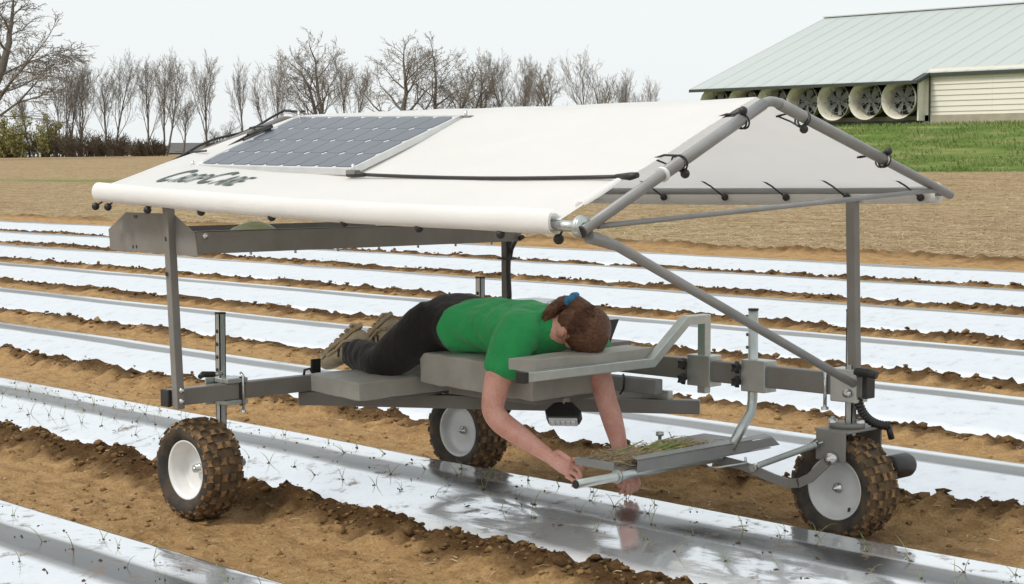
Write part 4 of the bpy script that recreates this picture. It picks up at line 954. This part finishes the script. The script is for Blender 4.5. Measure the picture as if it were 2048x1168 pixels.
def remesh(mb, name, mat, parent, vox, smooth_it=4, fold=None):
    o = mb.build(name, mat, None); md = o.modifiers.new('r', 'REMESH'); md.mode = 'VOXEL'; md.voxel_size = vox; md.use_smooth_shade = True
    s = o.modifiers.new('s', 'SMOOTH'); s.factor = .5; s.iterations = smooth_it
    dg_ = bpy.context.evaluated_depsgraph_get(); me = bpy.data.meshes.new_from_object(o.evaluated_get(dg_)); bpy.data.objects.remove(o); me.name = name
    if fold:
        n = len(me.vertices); co = np.empty(n * 3); no = np.empty(n * 3); me.vertices.foreach_get('co', co); me.vertices.foreach_get('normal', no); co = co.reshape(-1, 3); no = no.reshape(-1, 3)
        co = co + no * fold(co)[:, None]; me.vertices.foreach_set('co', co.ravel()); me.update()
    if not me.materials: me.materials.append(mat)
    me.polygons.foreach_set('use_smooth', [True] * len(me.polygons))
    o = bpy.data.objects.new(name, me); col.objects.link(o); o.parent = parent; return o
person = empty('person', (0, 0, 0))
tag(person, 'person in green t-shirt and black trousers lying face down, planting seedlings by hand', 'person')
TORSO = [((.47, -.61, .765), .12, .075), ((.55, -.61, .785), .175, .112), ((.64, -.61, .785), .178, .112), ((.75, -.61, .772), .158, .104), ((.87, -.61, .768), .160, .108), ((.98, -.61, .768), .172, .108), ((1.07, -.61, .772), .172, .098), ((1.135, -.61, .785), .125, .078), ((1.19, -.615, .795), .065, .060)]
def adj(l): return [(Vector((c[0], c[1], c[2] - .008 - .012 * (c[0] < .72))), a, b * .94) for c, a, b in l]
TORSO = adj(TORSO)
armN = [((1.085, -.745, .772), .075), ((1.085, -.800, .735), .073), ((1.078, -.848, .650), .056), ((1.066, -.872, .560), .049), ((1.062, -.880, .485), .043), ((1.095, -.868, .440), .044), ((1.150, -.842, .400), .041), ((1.225, -.808, .350), .031), ((1.262, -.790, .324), .027)]
armF = [((1.095, -.475, .772), .075), ((1.115, -.425, .735), .070), ((1.150, -.415, .650), .054), ((1.185, -.408, .560), .047), ((1.208, -.402, .490), .042), ((1.226, -.394, .430), .042), ((1.245, -.385, .360), .037), ((1.262, -.375, .285), .028), ((1.268, -.370, .258), .026)]
HD = Vector((1.248, -.590, .788)); fx = Vector((.965, .03, -.24)).normalized(); fz = Vector((.24, -.26, .93)); fz = (fz - fx * fz.dot(fx)).normalized(); fy = fz.cross(fx).normalized()
def hp(a, b, c): return HD + fx * a + fy * b + fz * c         # head frame: crown, far ear, back of head
body = MB(); sweep(body, dense(TORSO)); sweep(body, dense(armN), (0, 1, 0)); sweep(body, dense(armF), (0, 1, 0))
sweep(body, dense([((1.14, -.61, .79), .07, .065), ((1.20, -.615, .792), .056, .056), ((1.27, -.62, .780), .055, .058)]))
sweep(body, dense([(hp(-.105, 0, -.045), .026, .030), (hp(-.075, 0, -.040), .050, .050), (hp(-.03, 0, -.010), .066, .082), (hp(.03, 0, .004), .074, .092), (hp(.075, 0, .012), .062, .076), (hp(.10, 0, .014), .034, .046)]))
sweep(body, dense([(hp(.012, 0, -.085), .007, .008), (hp(-.012, 0, -.100), .010, .012), (hp(-.022, 0, -.104), .014, .011)]), n=10)      # nose
for s in (-1, 1):
    sweep(body, dense([(hp(-.050, s * .070, -.022), .006, .008), (hp(-.040, s * .084, -.010), .008, .014), (hp(-.024, s * .090, .008), .008, .019), (hp(-.010, s * .086, .022), .006, .012)]), (1, 0, -.4), 14)   # ears
    sweep(body, dense([(hp(-.012, s * .042, -.056), .020, .018), (hp(-.03, s * .040, -.058), .02, .02)]), n=10)                      # cheeks
# legs inside the trousers
legN = [((.55, -.70, .770), .100), ((.49, -.755, .715), .090), ((.42, -.815, .640), .072), ((.385, -.835, .610), .064), ((.33, -.828, .603), .057), ((.24, -.793, .610), .056), ((.14, -.760, .614), .046), ((.075, -.738, .615), .042)]
legF = [((.55, -.52, .770), .100), ((.47, -.475, .715), .090), ((.39, -.435, .640), .072), ((.355, -.425, .612), .064), ((.30, -.428, .610), .057), ((.20, -.452, .628), .055), ((.10, -.472, .648), .046), ((.04, -.485, .655), .042)]
sweep(body, dense([(p, r * .9) for p, r in legN])); sweep(body, dense([(p, r * .9) for p, r in legF]))
# hands: palm and five separate bent fingers
def finger(p, pts, r0): sweep(body, dense([(p + Vector(q), r0 * (1 - .28 * i / (len(pts) - 1))) for i, q in enumerate(pts)], 4), (1, .3, .2), 10)
wN = Vector((1.262, -.790, .324))
sweep(body, dense([(wN, .025, .023), (wN + Vector((.03, .012, -.016)), .036, .022), (wN + Vector((.060, .026, -.034)), .042, .021), (wN + Vector((.078, .034, -.044)), .037, .017)]), (.25, 1, .2))
kb = wN + Vector((.076, .034, -.040))
for k, (off, ln) in enumerate((((.007, .012, .033), .95), ((.004, .004, .011), 1.06), ((.000, -.003, -.011), 1.0), ((-.007, -.008, -.032), .82))):
    o_ = Vector(off); finger(kb + o_, [(0, 0, 0), (.028 * ln, .012 * ln, -.014 * ln), (.036 * ln, .018 * ln, -.036 * ln), (.020 * ln, .020 * ln, -.048 * ln)], .0088)
finger(wN + Vector((.036, .002, .012)), [(0, 0, 0), (.028, -.012, .010), (.056, -.010, .000), (.074, .002, -.014)], .0112)
wF = Vector((1.268, -.370, .258))
sweep(body, dense([(wF, .025, .022), (wF + Vector((.010, .004, -.030)), .036, .021), (wF + Vector((.022, .009, -.060)), .040, .020), (wF + Vector((.028, .012, -.076)), .036, .016)]), (1, -.6, 0))
kf = wF + Vector((.028, .012, -.074)); ac = Vector((.52, .85, 0)).normalized()
for k, (f, ln) in enumerate(((-.031, .92), (-.0105, 1.05), (.0105, 1.0), (.031, .8))):
    finger(kf + ac * f, [(0, 0, 0), (.010 * ln, -.004, -.026 * ln), (.006 * ln, -.010, -.046 * ln), (-.006 * ln, -.014, -.060 * ln)], .0088)
finger(wF + Vector((.002, -.020, -.030)), [(0, 0, 0), (-.004, -.022, -.026), (.004, -.022, -.052), (.012, -.012, -.072)], .011)
skin_o = remesh(body, 'body', M['skin'], person, .0040, 2)
# face details turned down to the pad
for s in (-1, 1):
    e_ = MB(); e_.ball(hp(.018, s * .030, -.078), .012, 10, 8); e_.build('eye', M['rim_white'], skin_o)
mo_ = MB(); sweep(mo_, dense([(hp(-.058, -.024, -.078), .004), (hp(-.060, 0, -.088), .008), (hp(-.058, .024, -.078), .004)]), (1, 0, 0), 10); mo_.build('mouth', M['skin'], skin_o)
# t-shirt
def fold_shirt(co):
    x, y, z = co.T; a = fbm(x * 11 + y * 3, y * 7 + z * 9, 3) - .5; w = np.sin((x * 1.0 + z * .9 + .05 * np.sin(y * 14)) * 62 + 3 * (vnoise(x * 7, y * 9)) * 2) * smooth(.64, .72, x) * (1 - smooth(.92, 1.02, x))
    return a * .022 + w * .005 * smooth(.70, .80, z + .1)
sh = MB(); sweep(sh, dense(adj([((.665, -.61, .780), .196, .129), ((.70, -.61, .778), .192, .126), ((.76, -.61, .774), .178, .118), ((.87, -.61, .770), .178, .121), ((.98, -.61, .770), .188, .121), ((1.07, -.61, .776), .186, .110), ((1.13, -.61, .788), .140, .090), ((1.175, -.613, .797), .088, .078)])))
sweep(sh, dense([((1.06, -.70, .780), .088), ((1.085, -.765, .765), .088), ((1.085, -.815, .715), .080), ((1.080, -.842, .660), .073), ((1.077, -.852, .628), .071)]), n=24); sweep(sh, dense([((1.07, -.52, .780), .086), ((1.10, -.455, .765), .086), ((1.13, -.42, .715), .076), ((1.150, -.415, .655), .069), ((1.158, -.413, .628), .067)]), n=24)
shirt = remesh(sh, 'shirt', M['shirt'], person, .0085, 6, fold_shirt); shirt['label'] = 'bright green short sleeved t-shirt'
sc_ = MB(); sc_.tube([(1.086 + math.cos(a) * .074 * .9, -.774 + .028 * math.sin(a) + .01 * math.cos(a), .752 + math.sin(a) * .080) for a in np.linspace(0, 6.283, 26, endpoint=False)], .0028, 6, close=True)
# trousers
def fold_tr(co):
    x, y, z = co.T; a = fbm(x * 9 + 3, y * 8 + z * 10, 3) - .5; return a * .014 + .003 * np.sin(x * 90 + z * 60) * (1 - smooth(.1, .3, x))
tp = MB(); sweep(tp, dense(adj([((.455, -.61, .768), .125, .080), ((.54, -.61, .792), .186, .122), ((.62, -.61, .790), .186, .121), ((.69, -.61, .780), .178, .112), ((.73, -.61, .772), .150, .09)])))
for lg, s in ((legN, -1), (legF, 1)):
    sweep(tp, dense([(p, r + (.014 if i < 3 else .013 if i < 5 else .018)) for i, (p, r) in enumerate(lg)]), n=22)
trousers = remesh(tp, 'trousers', M['trouser'], person, .0095, 5, fold_tr)
# shoes
def shoe(ankle, toe, heel, name='shoe'):
    ankle, toe, heel = Vector(ankle), Vector(toe), Vector(heel); ax = (toe - heel).normalized(); L = (toe - heel).length; to_ank = (ankle - heel); inst = (to_ank - ax * to_ank.dot(ax)).normalized(); sd_ = ax.cross(inst)
    P = lambda a, h, s=0: heel + ax * a * L + inst * h + sd_ * s
    up = MB(); sweep(up, dense([(P(.02, .040), .028, .030), (P(.12, .046), .036, .042), (P(.30, .048), .040, .046), (P(.52, .042), .044, .040), (P(.74, .034), .050, .030), (P(.90, .028), .045, .024), (P(.985, .024), .026, .016)]), inst); sweep(up, dense([(P(.14, .045), .036), (P(.17, .075), .038), (ankle, .040)]), (1, 0, 0))
    o = remesh(up, name, M['shoe'], person, .006, 4); n = 18; pl = []
    for i in range(n):
        a = i / n * 6.283; w = .040 + .012 * math.cos(a); pl.append(P(.5 + .53 * math.cos(a), .006, w * math.sin(a) * (1.0 if math.cos(a) > 0 else .88)))
    so = MB(); so.prism(pl, inst * -.020); so = so.build('sole', M['sole'], o, .004)
    for i in range(7):
        t = MB(); t.box(P(.10 + i * .13, -.018), (.020, .062, .010), Matrix((ax, sd_, inst)).transposed()); t.build('tread_lug', M['sole'], so)
    for i in range(4):
        l = MB(); l.tube([P(.36 + i * .085, .070 - i * .004, -.036), P(.37 + i * .085, .090 - i * .006, -.012), P(.37 + i * .085, .090 - i * .006, .012), P(.36 + i * .085, .070 - i * .004, .036)], .0032, 6); l.build('lace', M['sole'], o)
    for s in (-1, 1):
        b = MB(); b.tube([P(.12, .050, s * .036), P(.30, .024, s * .043), P(.50, .030, s * .047), P(.70, .022, s * .050)], .007, 6); b.build('side_stripe', M['sole'], o); b = MB(); b.tube([P(.34, .040, s * .042), P(.42, .066, s * .038)], .005, 6); b.tube([P(.44, .036, s * .045), P(.52, .060, s * .040)], .005, 6); b.build('eyelet_strap', M['shoe_dark'], o)
    t = MB(); t.tube([P(.16, .10, 0) + (sd_ * math.cos(a) + ax * math.sin(a)) * .041 for a in np.linspace(0, 6.283, 18, endpoint=False)], .008, 8, close=True); t.build('collar', M['shoe_dark'], o)
shoe((.045, -.732, .612), (-.135, -.735, .562), (.105, -.722, .735)); shoe((.0, -.49, .645), (-.175, -.50, .585), (.03, -.487, .765))
# hair, pulled back into a tied tail
def fold_hair(co):
    x, y, z = co.T; return (fbm(x * 6, y * 40 + z * 26, 3) - .5) * .007
hr_ = MB(); sweep(hr_, dense([(hp(-.060, 0, .036), .070, .064), (hp(-.022, 0, .026), .080, .080), (hp(.015, 0, .010), .083, .094), (hp(.050, 0, .002), .082, .098), (hp(.088, 0, .002), .068, .084), (hp(.112, 0, .002), .040, .054)]))
sweep(hr_, dense([(hp(.02, 0, .085), .045, .03), (hp(-.03, -.005, .104), .036, .028), (hp(-.055, -.008, .110), .022, .020)]))
hair = remesh(hr_, 'hair', M['hair'], person, .006, 4, fold_hair); hair['label'] = 'brown hair pulled back'
tl = MB(); sweep(tl, dense([(hp(-.045, -.010, .108), .020, .018), (hp(-.085, -.030, .088), .030, .024), (hp(-.110, -.062, .050), .030, .022), (hp(-.118, -.088, .000), .026, .016), (hp(-.120, -.098, -.050), .018, .010), (hp(-.118, -.100, -.085), .008, .005)])); sweep(tl, dense([(hp(-.06, .0, .098), .02), (hp(-.105, .01, .07), .028), (hp(-.14, .02, .045), .018)]))
remesh(tl, 'ponytail', M['hair'], person, .0055, 3, fold_hair)
rs_ = random.Random(12); stx = MB(); tie_d = Vector((-.035, -.010, .100))
for i in range(420):
    th_ = rs_.uniform(-2.5, 2.5); a_ = rs_.uniform(-.02, .11)       # start round the hairline, run over the cap to the tie
    st_ = Vector((a_, math.sin(th_) * .083, math.cos(th_) * .094 + .004)); pts = []
    for k in range(7):
        f = k / 6; q = st_.lerp(tie_d, f); c0 = Vector((.022, 0, .006)); d = q - c0; e_ = math.sqrt((d.x / .097) ** 2 + (d.y / .084) ** 2 + (d.z / .095) ** 2) or 1
        q = c0 + d / e_ * rs_.uniform(1.0, 1.03); pts.append(hp(*q))
    stx.tube(pts, [.0005, .0012, .0013, .0013, .0012, .001, .0006], 3, cap=False)
for i in range(60):
    p0 = hp(-.05 + rs_.gauss(0, .01), rs_.gauss(-.01, .02), .10 + rs_.gauss(0, .008)); p1 = hp(-.11 + rs_.gauss(0, .015), -.06 + rs_.gauss(0, .025), .05 + rs_.gauss(0, .02)); p2 = hp(-.125 + rs_.gauss(0, .018), -.095 + rs_.gauss(0, .02), -.04 + rs_.gauss(0, .03)); stx.tube([p0, p0.lerp(p1, .5) + fz * .012, p1, p1.lerp(p2, .5), p2], [.001, .0012, .0012, .001, .0005], 3, cap=False)
o = stx.build('hair_strands', M['hair'], hair); o['kind'] = 'stuff'
sn = MB(); cS = hp(-.042, -.010, .112); nS = (fx * -.75 + fz * .55).normalized(); oS = nS.orthogonal().normalized(); pS = nS.cross(oS)
sn.tube([cS + (oS * math.cos(a) + pS * math.sin(a)) * .021 * (1 + .10 * math.sin(a * 7)) + nS * .004 * math.sin(a * 5) for a in np.linspace(0, 6.283, 40, endpoint=False)], .0135, 10, close=True); sn.build('hair_band', M['scrunchie'], person)

# ------------------------------------------------------------------ things carried: onion sets, bag
on = empty('onion_bundle', (1.47, -.47, .309)); tag(on, 'loose bundle of onion sets with pale roots on the hand tray', 'onion bundle')
r = random.Random(9)
for i in range(46):
    y0 = r.uniform(-.22, .14); z0 = r.uniform(.004, .030); d = Vector((r.gauss(0, .012), .13 + r.gauss(0, .02), r.gauss(0, .01))); x0 = r.uniform(-.04, .10)
    s = MB(); p = Vector((x0, y0, z0)); s.tube([p, p + d * .4, p + d * .8, p + d * 1.15 + Vector((r.gauss(0, .03), 0, r.uniform(-.004, .02)))], [.0042, .0038, .003, .0015], 6)
    s.tube([p - d * .12, p], [.002, .0046], 6, mi=1)
    for k in range(9): s.tube([p - d * .1, p - d * .35 + Vector((r.gauss(0, .010), 0, r.gauss(.004, .008))), p - d * r.uniform(.5, .8) + Vector((r.gauss(0, .02), 0, r.gauss(.006, .014)))], [.0012, .001, .0007], 3, mi=1)
    s.build('onion_set', [M['onion_leaf'], M['onion_root']], on)
rt = MB()
for i in range(700):
    c = Vector((r.uniform(-.07, .12), r.choice((-.20, -.16, .20, .24)) + r.gauss(0, .035), abs(r.gauss(.012, .012)))); d = Vector((r.gauss(0, .02), r.gauss(0, .03), r.gauss(0, .008))); rt.tube([c - d, c + Vector((0, 0, .006)), c + d], [.0011, .0013, .0008], 3, cap=False)
o = rt.build('roots', M['onion_root'], on); o['kind'] = 'stuff'
M['bagm'] = simple('pale_green_bag', (.34, .38, .20), (.46, .46, .32), .4, scale=8, bscale=16, bstr=.5, bdist=.02)
bg_ = MB(); sweep(bg_, dense([((.13, -1.40, 1.115), .05, .03), ((.13, -1.35, 1.135), .06, .044), ((.13, -1.29, 1.142), .06, .048), ((.13, -1.235, 1.135), .06, .044), ((.13, -1.20, 1.11), .05, .03)]))
bag = remesh(bg_, 'plant_bag', M['bagm'], None, .008, 3, lambda co: (fbm(co[:, 0] * 20, co[:, 1] * 20, 3) - .5) * .02); tag(bag, 'pale green plastic bag lying in the rear plant trough', 'bag')
b2 = MB(); sweep(b2, dense([((.08, -.62, 1.11), .06, .03), ((.08, -.55, 1.135), .07, .042), ((.08, -.46, 1.14), .07, .042), ((.08, -.40, 1.11), .05, .03)]))
bag2 = remesh(b2, 'plant_bag', M['bagm'], None, .008, 3, lambda co: (fbm(co[:, 0] * 20, co[:, 1] * 20, 3) - .5) * .02); tag(bag2, 'small pale bag at mid trough just under the white eave', 'bag')

# ------------------------------------------------------------------ seedlings in the two nearest rows
protos = []
for k in range(7):
    r = random.Random(60 + k); s = MB()
    for b_ in range(r.choice((1, 1, 2, 2))):
        az = r.random() * 6.283; le = r.uniform(.08, .55); L = r.uniform(.065, .125); p = Vector((r.gauss(0, .004), r.gauss(0, .004), -.005)); d = Vector((math.cos(az) * le, math.sin(az) * le, 1)).normalized(); pts = [p]
        for j in range(4): d = (d + Vector((math.cos(az) * .14, math.sin(az) * .14, -.14 * r.random() * j))).normalized(); pts.append(pts[-1] + d * L / 4)
        s.tube(pts, [.0019, .0018, .0015, .0011, .0005], 5)
    protos.append(s.mesh('onion_seedling', M['seedling']))
hole = {6: MB(), 7: MB()}; r = random.Random(5)
def soil_spot(mb, p, r):
    n = 9; rad = r.uniform(.006, .015); vs = [p + Vector((math.cos(i * .698) * rad * r.uniform(.6, 1.4) * 1.3, math.sin(i * .698) * rad * r.uniform(.5, 1.2), -.004)) for i in range(n)]; top = p + Vector((0, 0, r.uniform(.003, .007)))
    mb.add(vs + [top], [(i, (i + 1) % n, n) for i in range(n)], 0, False)
    for _ in range(2):
        c = p + Vector((r.gauss(0, .020), r.gauss(0, .016), .0)); mb.ball(c, r.uniform(.0015, .004), 5, 3)
for k, xs, rowsT, grp, lab in ((6, np.arange(-4.6, 3.1, .19), (.09, .205, .36, .50), 'seedlings in the row under the cart', 'thin green onion seedling poking through a hole in the row under the cart'),
                               (7, np.arange(-.7, 1.9, .20), (.12, .26, .42), 'seedlings in the bottom left row', 'thin green onion seedling poking through a hole in the bottom left row')):
    for ri, t in enumerate(rowsT):
        for i, x in enumerate(xs):
            x = float(x) + (.07 if ri % 2 else 0) + r.gauss(0, .02); p = on_bed(k, x, t + r.gauss(0, .012)); soil_spot(hole[k], p, r)
            if r.random() < .30: continue
            o = bpy.data.objects.new('onion_seedling', r.choice(protos)); col.objects.link(o); o.location = p; o.rotation_euler = (r.gauss(0, .15), r.gauss(0, .15), r.random() * 6.283); s_ = r.uniform(.5, .95); o.scale = (s_, s_, s_); tag(o, lab, 'seedling', grp)
M['plug'] = simple('dark_planting_soil', (.045, .028, .016), (.09, .052, .028), .95, scale=60, bscale=120, bstr=.6, bdist=.004)
for k, lb_ in ((6, 'dark soil spots around the planting holes in the row under the cart'), (7, 'dark soil spots around the planting holes in the bottom left row')):
    o = hole[k].build('planting_soil', M['plug']); tag(o, lb_, 'soil', kind='stuff')
